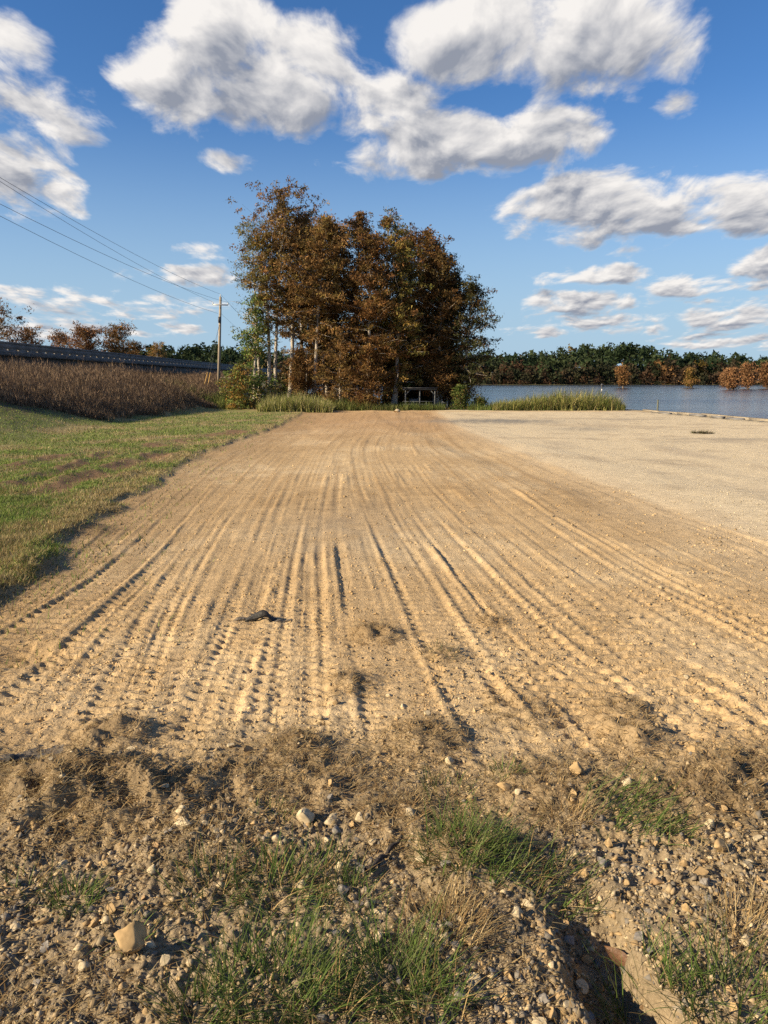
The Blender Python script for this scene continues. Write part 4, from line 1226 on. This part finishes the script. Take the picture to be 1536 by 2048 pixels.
def build_gravel():
    rng = np.random.default_rng(15)
    vo = octa_variants(14, rng)
    x, y, u, v = px_points(105000, 1000, 2420, -620, 2160, rng)
    g = gsample(grav, x, y)
    dens = g * (.22 + .7 * STONE_PATCH(x, y)) + .10 * gsample(fore, x, y) + .07 * sst(-.2, .5, fbm(x * .8, y * .8, 182, 2)) + .12 * sst(5, 8, gsample(GS, x, y)) * gsample(inlot, x, y)
    dens += .5 * sst(1.2, .4, np.hypot((u - 1380) / 220, (v - 1750) / 130)) + .25 * sst(1.2, .3, np.hypot((u - 900) / 190, (v - 1330) / 90))
    dens *= 1 - gsample(verge, x, y); dens *= 1 - .3 * gsample(clay, x, y)
    ok = rng.random(len(x)) < dens
    x, y = x[ok], y[ok]
    s = rng.lognormal(math.log(.006), .48, len(x)).clip(.0025, .017) * (.85 + .05 * y)
    scatter_chips('gravel', 'fine mixed grey and tan gravel over the foreground', x, y, s, STONEC, vo, rng)
    # crumbs of broken soil on the tracked dirt
    x, y, u, v = px_points(48000, 930, 1640, -120, 1660, rng)
    dens = gsample(inlot, x, y) * (.18 + .75 * sst(-.25, .45, fbm(x * 1.6, y * .8, 191, 3)))
    ok = rng.random(len(x)) < dens
    x, y = x[ok], y[ok]
    s = rng.lognormal(math.log(.0042), .5, len(x)).clip(.0015, .014) * (.75 + .085 * y)
    pal = gsample(C, x, y) * np.array([.98, .96, .92])
    scatter_chips('soil_crumbs', 'small crumbs of broken tan soil over the tracked dirt', x, y, s, pal, vo, rng, 'soil', (.75, 1.15), .1)
    # coarse pale gravel on the lot beside the lake
    x, y, u, v = px_points(7000, 835, 1120, 820, 1640, rng)
    dens = gsample(lot, x, y) * (.2 + .7 * sst(-.3, .4, fbm(x * .5, y * .3, 192, 3)))
    ok = (rng.random(len(x)) < dens) & (x < 19.5)
    x, y = x[ok], y[ok]
    s = rng.uniform(.006, .014, len(x)) * (.6 + .03 * y)
    scatter_chips('gravel', 'coarse pale gravel scattered over the lot beside the lake', x, y, s, np.array([[.5, .42, .29], [.42, .34, .22], [.56, .49, .36], [.3, .25, .17]]), vo, rng)
build_gravel()

def stone_mesh(i, col, rng):
    V, F = chip_variants(1, rng, True)[0]
    V[:, 2] -= V[:, 2].min()
    o = np_mesh('stone', V, F, M_STONE, np.tile(col, (len(V), 1)) * rng.uniform(.9, 1.1, (len(V), 1)))
    me = o.data; bpy.data.objects.remove(o); return me
def build_stones():
    rng = np.random.default_rng(16)
    hues = {'pale': [.45, .365, .235], 'tan': [.37, .255, .13], 'grey': [.23, .205, .175], 'brown': [.33, .22, .12]}
    lib = {h: [stone_mesh(i, np.array(c), rng) for i in range(4)] for h, c in hues.items()}
    def put(x, y, size, hue, label, group, sink=.25, flat=1.0, rz=None):
        me = random.choice(lib[hue]); o = bpy.data.objects.new('stone', me); COL.objects.link(o)
        ext = max(np.ptp([v.co.x for v in me.vertices]), .5)
        s = size / ext
        o.scale = (s, s * random.uniform(.85, 1.1), s * flat * random.uniform(.85, 1.15)); o.rotation_euler = (random.uniform(-.15, .15), random.uniform(-.15, .15), random.uniform(0, 6.28) if rz is None else rz)
        o.location = (x, y, float(gz(x, y)) - size * sink * .5)
        tag(o, label, 'stone', group); return o
    BIG = [(262, 1915, 54, 'tan', 'largest ochre rock, angular, with a long shadow on the lower left gravel', 1.25),
           (608, 1640, 34, 'pale', 'left of the two large pale stones at the edge of the dry grass', 1.1), (665, 1638, 30, 'pale', 'right of the two large pale stones at the edge of the dry grass', .9),
           (635, 1671, 22, 'pale', 'white stone just below the two large pale stones', 1), (1150, 1547, 36, 'tan', 'round tan stone alone in the dry grass above the green tufts', 1),
           (1012, 1580, 30, 'tan', 'left of the two close tan stones below the middle dry grass', 1), (1038, 1586, 22, 'pale', 'right of the two close tan stones below the middle dry grass', 1),
           (853, 1431, 15, 'pale', 'small white stone on the bare dirt right of the middle', 1.1), (805, 1412, 12, 'pale', 'white pebble left of the small white stone on the dirt', 1.1),
           (372, 1652, 32, 'pale', 'pale stone on edge in the dry grass left of the two large pale stones', 1.2), (360, 1626, 20, 'pale', 'small pale stone just above the one standing on edge', 1),
           (1447, 1700, 34, 'tan', 'largest tan stone on the stony slope right of the gully', 1.1), (1503, 1730, 28, 'pale', 'pale stone near the right frame edge on the stony slope', 1),
           (1398, 1746, 28, 'tan', 'flat tan stone in the middle of the stony slope', .8), (1410, 1770, 22, 'grey', 'grey stone below the flat tan one on the stony slope', 1),
           (1278, 1745, 24, 'pale', 'pale stone at the head of the gully', .9), (1312, 1768, 30, 'brown', 'brown stone by the head of the gully', 1), (1218, 1692, 26, 'tan', 'tan stone below the right green tuft', 1),
           (850, 1712, 26, 'pale', 'pale flat stone just left of the big green tuft', .7), (305, 1744, 18, 'pale', 'pale pebble in straw left of the bottom green tufts', 1),
           (165, 1940, 26, 'pale', 'pale stone in the gravel left of the largest ochre rock', 1), (328, 1922, 20, 'pale', 'pale stone right of the largest ochre rock', 1),
           (298, 1347, 12, 'pale', 'white pebble on the tracked dirt at the left', 1), (305, 1416, 12, 'pale', 'right of two white pebbles on the dirt at the left', 1), (285, 1417, 10, 'pale', 'left of two white pebbles on the dirt at the left', 1),
           (1137, 1885, 24, 'grey', 'grey stone on the gravel rim just left of the gully', .8), (1300, 1905, 22, 'grey', 'grey stone lying in the shaded gully', .8), (1330, 1915, 26, 'brown', 'brown stone on the lit side of the gully', .9),
           (1060, 1812, 24, 'pale', 'pale stone in the gravel below the big green tuft', 1), (640, 1965, 20, 'tan', 'tan stone between the bottom grass tufts', 1), (275, 1525, 20, 'tan', 'tan stone among the dry grass clumps at the left', 1)]
    used = []
    for u, v, px, hue, lab, fl in BIG:
        p = hitg(u, v); dist = math.hypot(p[1], CAMZ); put(p[0], p[1], .85 * px / FPX * dist, hue, lab, None, .2, fl, 2.6 if px == 54 else None); used.append((p[0], p[1]))
    ANCH = [(262, 1915, 'the largest ochre rock'), (636, 1640, 'the two large pale stones'), (1150, 1547, 'the round tan stone'), (1025, 1583, 'the two close tan stones'),
            (853, 1431, 'the small white stone on bare dirt'), (1447, 1700, 'the largest stone of the stony slope'), (1503, 1730, 'the pale stone at the right edge'), (1278, 1745, 'the gully head'),
            (925, 1690, 'the biggest green tuft'), (1245, 1625, 'the dark green tuft on the right'), (1110, 1770, 'the flattened green grass'), (150, 1805, 'the small green tuft at lower left'),
            (420, 1780, 'the thin green tuft'), (560, 1790, 'the loose green tuft with straw stems'), (768, 1714, 'the dark stick'), (540, 1985, 'the wide green bottom tuft'), (780, 1970, 'the tall green bottom tuft'),
            (1470, 2010, 'the corner tuft at bottom right'), (1243, 1928, 'the brown dead leaf'), (190, 1590, 'the large sod clump'), (222, 1470, 'the sod clump above the large one'), (1262, 1474, 'the black-shadowed dry clump'),
            (850, 1478, 'the middle sod clump'), (58, 1512, 'the fabric scrap'), (885, 1860, 'the blond bushy tuft'), (1130, 1640, 'the blond dry tuft on the right'), (1398, 1746, 'the flat tan stone of the slope'),
            (372, 1652, 'the pale stone on edge'), (165, 1940, 'the pale stone at lower left'), (1060, 1812, 'the pale stone in the lower gravel'), (1137, 1885, 'the grey stone on the gully rim'), (1480, 1860, 'the wispy dry tuft'), (30, 1308, 'the hole in the dirt')]
    seen = {}
    def stone_label(u, v, hue, size):
        sz = 'tiny' if size < .026 else ('small' if size < .036 else 'mid-sized')
        order = sorted(ANCH, key=lambda a: math.hypot(a[0] - u, (a[1] - v) * 1.2))
        for k in range(3):
            a = order[k]; du, dv = u - a[0], v - a[1]
            pos = ('right of' if du > 0 else 'left of') if abs(du) > abs(dv) else ('below' if dv > 0 else 'above')
            gap = ['close ', 'a little ', 'farther '][min(2, int(math.hypot(du, dv) / 70))]
            lab = f'{sz} {hue} stone {gap}{pos} {a[2]}'
            if lab not in seen or k == 2: break
        seen[lab] = 1
        return lab
    cnt = 0
    while cnt < 265:
        x, y, u, v = [a[0] for a in px_points(1, 1330, 2060, -40, 1576, rng)]
        g = float(gsample(grav, np.array([x]), np.array([y]))[0]); fo = float(gsample(fore, np.array([x]), np.array([y]))[0])
        slope = math.hypot((u - 1400) / 170, (v - 1740) / 110) < 1
        if rng.random() > (.95 if slope else .45 * g + .12 * fo + .02): continue
        if rng.random() > .3 + .7 * float(STONE_PATCH(np.array([x]), np.array([y]))[0]) : continue
        if min((x - a) ** 2 + (y - b) ** 2 for a, b in used) < .0016: continue
        size = rng.uniform(.018, .042) * (.8 + .08 * y); hue = rng.choice(['pale', 'tan', 'grey', 'brown'], p=[.36, .32, .2, .12])
        lab = stone_label(u, v, hue, size); grp = 'loose stones in the foreground'
        put(x, y, size, hue, lab, grp, .35); used.append((x, y)); cnt += 1
    p = hitg(793, 825)
    o = put(p[0], p[1] + .6, .5, 'pale', 'white boulder beside the metal shelter at the end of the lot', None, .2, .9); o.name = 'boulder'; o['category'] = 'boulder'
build_stones()

GREENB = np.array([[.10, .155, .035], [.13, .19, .045], [.08, .12, .03], [.17, .20, .07], [.07, .10, .025]])
def tuft(name, label, u, v, wpx, hgt, n, pal, seed, cat='grass tuft', group=None, leanmax=1.0, W=.0032, S=4, az0=None, bendmax=1.0, leanmin=.05):
    rng = np.random.default_rng(seed)
    p = hitg(u, v); sc = math.hypot(p[1], CAMZ) / FPX; r = wpx * sc * .5
    a = rng.uniform(0, 6.28, n); q = np.sqrt(rng.random(n)) * r
    x, y = p[0] + np.cos(a) * q, p[1] + np.sin(a) * q * 1.0
    az = a + rng.normal(0, .8, n)
    if az0 is not None: az = rng.normal(az0, .75, n)
    root_z = gz(x, y)
    col = pal[rng.integers(0, len(pal), n)] * rng.uniform(.7, 1.25, (n, 1))
    V, F, Cc = ribbons(np.stack([x, y, root_z - .004], -1), az, hgt * rng.uniform(.4, 1.15, n), rng.uniform(leanmin, leanmax, n), rng.uniform(.1, bendmax, n), W * rng.uniform(.7, 1.3, n) + .0002 * p[1], S, col)
    V = V - p
    o = np_mesh(name, V, F, M_GRASS if cat == 'grass tuft' else M_STRAW, Cc)
    o.location = p
    tag(o, label, cat, group)
    return o

MIXG = np.concatenate([GREENB, STRAWC[:2]])
TU = [(1245, 1625, 170, .20, 170, GREENB, 'dark green grass tuft on the right, in dry grass above the stony slope', -.5),
      (1330, 1665, 90, .13, 70, GREENB, 'small green grass tuft right of the dark green one above the slope', -.4),
      (925, 1700, 150, .17, 330, GREENB, 'biggest bright green grass tuft right of the middle', None),
      (985, 1715, 130, .15, 190, GREENB, 'green grass spreading right from the biggest tuft', 0),
      (1110, 1770, 150, .15, 170, MIXG, 'flattened green grass leaning toward the gully head', -.2),
      (150, 1805, 80, .12, 150, GREENB, 'small bright green tuft at the lower left edge', None),
      (420, 1780, 130, .16, 150, MIXG, 'thin green tuft above the largest ochre rock', None),
      (560, 1790, 150, .20, 210, MIXG, 'loose green tuft with long straw stems left of the middle', None),
      (640, 1745, 110, .15, 110, MIXG, 'sparse green grass beside the dark stick', None),
      (700, 1800, 110, .15, 110, MIXG, 'sparse green grass below the dark stick', None),
      (540, 1985, 190, .24, 330, GREENB, 'wide green tuft at the bottom edge left of the middle', None),
      (400, 2035, 110, .2, 120, MIXG, 'green tuft cut by the bottom edge below the ochre rock', None),
      (780, 1970, 150, .26, 260, GREENB, 'tall green tuft at the bottom edge in the middle', None),
      (860, 2020, 120, .22, 160, MIXG, 'green tuft at the bottom edge right of the tall one', None),
      (640, 2040, 120, .2, 150, MIXG, 'green tuft cut by the bottom edge near the middle', None),
      (1470, 2010, 150, .26, 210, GREENB, 'green tuft in the bottom right corner', None),
      (1290, 2035, 110, .22, 80, GREENB, 'dark green grass growing in the shaded gully', None),
      (1360, 1990, 60, .24, 40, MIXG, 'few tall green stems on the lit gully side', None),
      (1010, 1545, 60, .09, 60, GREENB, 'tiny green tuft above the two close tan stones', None),
      (890, 1585, 110, .10, 80, MIXG, 'low green grass left of the two close tan stones', None),
      (540, 1630, 80, .09, 60, MIXG, 'low greenish grass left of the two large pale stones', None),
      (880, 1310, 70, .12, 70, np.array([[.12, .13, .06], [.2, .18, .09], [.26, .2, .11]]), 'grey-green dry weed on the tracked dirt right of the middle', None),
      (260, 1870, 90, .1, 50, MIXG, 'sparse grass blades above the largest ochre rock', None),
      (60, 1780, 90, .12, 60, MIXG, 'thin grass at the left frame edge', None)]
for i, (u, v, w, h, n, pal, lab, az0) in enumerate(TU):
    tuft('grass_tuft', lab, u, v, w, h * (.9 if v > 1740 else .95), n, pal * .95, leanmin=.12, leanmax=1.15, seed=400 + i, az0=az0, group='green grass tufts in the foreground')
SODC = np.array([[.30, .19, .085], [.22, .14, .065], [.38, .26, .12], [.15, .095, .045], [.44, .32, .16]])
SD = ['large brown sod clump at the left with a deep shadow', 'smaller sod clump right of the large one at the left', 'sod clump on the dirt above the large one at the left', 'lone dark sod clump on the tracked dirt near the middle',
      'dry grass clump with a black shadow right of the middle', 'low dry clump above the black-shadowed one on the right', 'brown sod clump above the middle foreground', 'small reddish sod clump on the dirt right of the tracks',
      None, 'low dry grass at the end of the middle track', 'dry reddish grass above the two close tan stones', 'dry tangled grass above the stony slope', 'dry tangle at the left frame edge below the fabric scrap', 'low straw clump between the left sod clumps',
      'flat straw patch left of the middle foreground', 'tiny dry clump on the dirt far right of the black rubber strip', 'blond dry tuft right of the two large pale stones', None, 'dark torn sod at the lawn edge on the far left', 'torn sod lip of the lawn further up on the left',
      'dry straw clump at the right frame edge', 'thin straw patch on the dirt right of the middle', 'dry straw below the large sod clump at the left']
for i, lab in enumerate(SD):
    if lab is None: continue
    u, v, r, h = MOUNDS[i]
    p = MP[i][0]; wpx = 2 * r * FPX / math.hypot(p[1], CAMZ) * .8
    tuft('dry_grass_clump', lab, u, v, wpx, .06, int(240 + 1300 * r * r * 4) if i not in (18, 19) else 300, SODC if i not in (18, 19) else SODC * .55, 500 + i, cat='dry clump', group='dry grass clumps on the dirt', leanmax=1.6, leanmin=.7, W=.0026, S=3, bendmax=.9)
for i, (u, v, w, h, n, lab) in enumerate(((885, 1860, 150, .13, 500, 'blond bushy dry tuft below the biggest green tuft'), (1130, 1640, 90, .11, 240, 'blond dry tuft left of the dark green tuft on the right'), (1480, 1860, 110, .16, 160, 'wispy dry tuft on the slope right of the gully'))):
    tuft('dry_grass_clump', lab, u, v, w, h, n, STRAWC * .95, 560 + i, cat='dry clump', group='dry grass clumps on the dirt', leanmax=1.2, W=.0022, S=4)

# ------------------------------------------------------------------ litter and small things
def build_litter():
    rng = np.random.default_rng(31)
    # torn rubber strip
    p = hitg(522, 1238)
    root = empty('rubber_strip', tuple(p)); tag(root, 'torn black rubber strip lying curled on the tracked dirt', 'debris')
    def sheet(name, L, w, arch, off, rz, mat, th=.012, n=16):
        t = np.linspace(-.5, .5, n); s = np.linspace(-.5, .5, 5)
        T, S = np.meshgrid(t, s, indexing='ij')
        ww = w * (1 - 1.1 * np.abs(T) ** 2.2) * (1 + .18 * gnoise(T * 7, S * 3, 5))
        X = T * L; Yy = S * ww; Z = arch * (1 - (2 * T) ** 2).clip(0) * (1 - .6 * (2 * S) ** 2) + .006 * gnoise(T * 9 + 3, S * 5, 7) + .008
        c, sn = math.cos(rz), math.sin(rz)
        A = np.stack([X * c - Yy * sn + off[0], X * sn + Yy * c + off[1], Z + off[2]], -1)
        gxy = A[..., :2] + p[:2]; A[..., 2] += gz(gxy[..., 0], gxy[..., 1]) - p[2]
        B = A - np.array([0, 0, th]); k = 5
        V = np.concatenate([A.reshape(-1, 3), B.reshape(-1, 3)]); m = n * k
        idx = np.arange(m).reshape(n, k)
        F = [np.stack([idx[:-1, :-1], idx[1:, :-1], idx[1:, 1:], idx[:-1, 1:]], -1).reshape(-1, 4)]
        F.append(F[0][:, ::-1] + m)
        for e in (idx[0], idx[-1], idx[:, 0], idx[:, -1]): F.append(np.stack([e[:-1], e[1:], e[1:] + m, e[:-1] + m], -1))
        return np_mesh(name, V, np.concatenate(F), mat, None, root, smooth=True, rel=False)
    sheet('strip', .23, .05, .06, (0, 0, 0), .05, M_RUBBER)
    sheet('torn_end', .16, .035, .01, (.15, -.01, 0), -.1, M_FABRIC)
    sheet('torn_end', .12, .035, .012, (-.15, .0, 0), .2, M_FABRIC)
    # dark fabric scrap at the left edge
    p = hitg(58, 1512); 
    root = empty('fabric_scrap', tuple(p)); tag(root, 'dark crumpled fabric scrap half buried at the left frame edge', 'debris')
    sheet('scrap', .30, .11, .008, (0, 0, -.006), .3, M_FABRIC)
    sheet('fold', .2, .05, .018, (-.05, -.04, -.002), .2, M_RUBBER)
    # dark stick
    a, b = hitg(735, 1745), hitg(803, 1682)
    t = np.linspace(0, 1, 9)[:, None]; P = a + (b - a) * t; P[:, :2] += rng.normal(0, .003, (9, 2)); P[:, 2] = gz(P[:, 0], P[:, 1]) + .012 + .012 * t[:, 0]
    V, F, c = tubes(P[None], np.linspace(.011, .006, 9)[None], 7)
    tag(np_mesh('stick', V, [F, c, np.arange(7)[None, ::-1]], M_STICK, None, None, True), 'dark stick lying on the gravel above the grass tufts', 'stick')
    # brown leaf in the gully
    p = hitg(1243, 1928)
    t = np.linspace(-1, 1, 9); A = []
    for q in t:
        w = .032 * (1 - abs(q) ** 1.6) + .001
        for s in (-1, 0, 1): A.append([q * .07, s * w * .7, .03 + .012 * s * s - .012 * q * q + .02 * q])
    A = np.array(A); idx = np.arange(27).reshape(9, 3)
    F = np.stack([idx[:-1, :-1], idx[1:, :-1], idx[1:, 1:], idx[:-1, 1:]], -1).reshape(-1, 4)
    B = A - [0, 0, .0012]; V = np.concatenate([A, B]); F = np.concatenate([F, F[:, ::-1] + 27])
    o = np_mesh('dead_leaf', V, F, M_DEADLEAF, smooth=True); o.location = p; o.rotation_euler = (.5, .2, -.95)
    tag(o, 'large brown dead leaf lying in the shaded gully', 'leaf')
    # clod of weeds on the gravel lot
    tuft('dry_grass_clump', 'dark clod of uprooted weeds on the pale gravel lot', 1405, 867, 42, .16, 420, np.array([[.06, .05, .03], [.09, .07, .04], [.05, .06, .025]]), 590, cat='dry clump', leanmax=1.5, W=.012, S=2, group=None)
build_litter()

# ------------------------------------------------------------------ bulkhead, posts, shelter
def build_bulkhead():
    rng = np.random.default_rng(41)
    root = empty('timber_bulkhead', (20.2, 48, -.6)); tag(root, 'low weathered timber bulkhead between the gravel lot and the lake', 'bulkhead')
    y = 26.0
    i = 0
    while y < 58.3:
        L = rng.uniform(2.6, 4.6); y1 = min(y + L, 58.6); dx = rng.normal(0, .04); z = -.01 * y
        V, F = box((20.03 + dx, y + .03, z - .22), (20.36 + dx, y1 - .03, z + .05 + rng.uniform(-.02, .05)))
        V[:, 0] += rng.normal(0, .012, 8); V[:, 2] += np.where(V[:, 1] > y + 1, rng.normal(0, .025), 0)
        np_mesh('cap_timber', V, F, M_TIMBER, None, root)
        V, F = box((20.10, y + .01, -1.9), (20.24, y1 - .01, z - .225)); np_mesh('wall_board', V, F, M_TIMBER, None, root)
        bar((20.48 + dx, y + .2, -2.4), (20.48 + dx, y + .2, z - .02 + rng.uniform(-.05, .05)), .11, 'pile', M_POLE, root, 10)
        y = y1; i += 1
    # loose pale slabs in front of it
    for k, (u, v, L) in enumerate(((1330, 828, 1.2), (1395, 832, 1.6), (1440, 835, 1.0), (1478, 838, 1.5))):
        p = hit(u, v); x = min(p[0], 19.6)
        V, F = box((-.16, -L / 2, -.04), (.16, L / 2, .07)); V += rng.normal(0, .02, V.shape)
        o = np_mesh('concrete_slab', V, F, M_CONC); o.location = (x, p[1], float(gz(x, p[1])) + .02); o.rotation_euler = (0, 0, rng.normal(0, .12))
        tag(o, ['flat broken concrete piece nearest the reeds along the bulkhead', 'second broken concrete piece from the reeds along the bulkhead', 'third broken concrete piece from the reeds along the bulkhead', 'broken concrete piece along the bulkhead nearest the right edge'][k], 'concrete', 'broken concrete along the bulkhead')
    # mooring post
    d = ray(1316, 822); Y = 57.0
    a, b = at(1315.5, 824, Y), at(1316, 800, Y)
    r = empty('mooring_post', (a[0], a[1], -2.2)); tag(r, 'short grey-green post standing in the water at the bulkhead', 'post')
    bar((a[0], a[1], -2.2), b, 0.06, 'shaft', M_POST, r, 10); bar(b, b + [0, 0, .03], .07, 'cap', M_STEEL, r, 10)
    a, b = at(1203.5, 800, 63.5), at(1203.5, 769, 63.5)
    r = empty('marker_pole', (a[0], a[1], -2.4)); tag(r, 'dark marker pole with a white band behind the reeds', 'pole')
    bar((a[0], a[1], -2.4), b, .06, 'shaft', M_DARKMETAL, r, 8)
    m0, m1 = at(1203.5, 783, 63.5), at(1203.5, 778, 63.5); bar(m0, m1, .068, 'band', M_WHITE, r, 8)
    c0, c1 = at(1203, 772, 63.5), at(1205, 768, 63.5); bar(c0, c1, .11, 'bracket', M_DARKMETAL, r, 6)
    a, b = at(1532, 840, 40.5), at(1532, 828, 40.5)
    r = empty('mooring_post', (a[0], a[1], -2.4)); tag(r, 'thin dark stake in the water near the right frame edge', 'post')
    bar((20.75, a[1], -2.4), (20.75, a[1], b[2]), .02, 'shaft', M_DARKMETAL, r, 6)
build_bulkhead()

def build_shelter():
    Y = 60.4; Yb = 62.6
    P = lambda u, v, y=Y: at(u, v, y)
    base = P(840, 821); g = lambda u, y: float(gz(P(u, 815, y)[0], y))
    root = empty('metal_shelter', tuple(base)); tag(root, 'grey metal frame shelter with rails at the lake edge under the clump', 'shelter')
    zt = P(811, 780)[2]
    for u in (811, 839.5, 869.5):
        for y in (Y, Yb):
            q = P(u, 815, Y)
            bar((q[0], y, g(u, y) - .2), (q[0], y, zt), .042, 'post', M_STEEL, root, 8)
    x0, x1 = P(806, 780)[0], P(873, 780)[0]
    for y in (Y, Yb):
        V, F = box((x0, y - .06, zt + .002), (x1, y + .06, zt + .14)); np_mesh('beam', V, F, M_STEEL, None, root)
    V, F = box((x0 - .1, Y - .2, zt + .143), (x1 + .1, Yb + .2, zt + .19)); np_mesh('roof', V, F, M_DARKMETAL, None, root)
    for u, s in ((811, 1), (869.5, -1)):
        q = P(u, 815); bar((q[0], Y - .01, zt - .42), (q[0] + s * .35, Y - .01, zt), .035, 'brace', M_STEEL, root, 6)
    for v in (803, 808.5):
        bar(P(805, v), P(884, v), .028, 'rail', M_STEEL, root, 6)
    for u in (828, 853, 884):
        q = P(u, 803); bar((q[0], Y, g(u, Y) - .1), (q[0], Y, q[2]), .03, 'rail_post', M_STEEL, root, 6)
    a = P(884, 803); b = P(894, 808); c = P(895, 816)
    bar(a, b, .028, 'rail', M_STEEL, root, 6); bar(b, c, .028, 'rail', M_STEEL, root, 6)
    V, F = box((P(858, 815)[0], Y - .1, g(880, Y) - .05), (P(908, 815)[0], Yb, g(880, Y) + .16)); np_mesh('deck', V, F, M_TIMBER, None, root)
    # bench / grey seat inside
    q = P(828, 812); z = g(828, Y + .5)
    r = empty('grey_bench', (q[0], Y + .6, z)); tag(r, 'small grey bench behind the front rail of the shelter', 'bench')
    V, F = box((q[0] - .35, Y + .4, z + .36), (q[0] + .35, Y + .8, z + .42)); np_mesh('seat', V, F, M_STEEL, None, r)
    V, F = box((q[0] - .35, Y + .78, z + .44), (q[0] + .35, Y + .84, z + .85)); np_mesh('backrest', V, F, M_STEEL, None, r)
    for sx in (-.3, .3):
        V, F = box((q[0] + sx - .03, Y + .45, z - .1), (q[0] + sx + .03, Y + .82, z + .358)); np_mesh('leg', V, F, M_STEEL, None, r)
build_shelter()
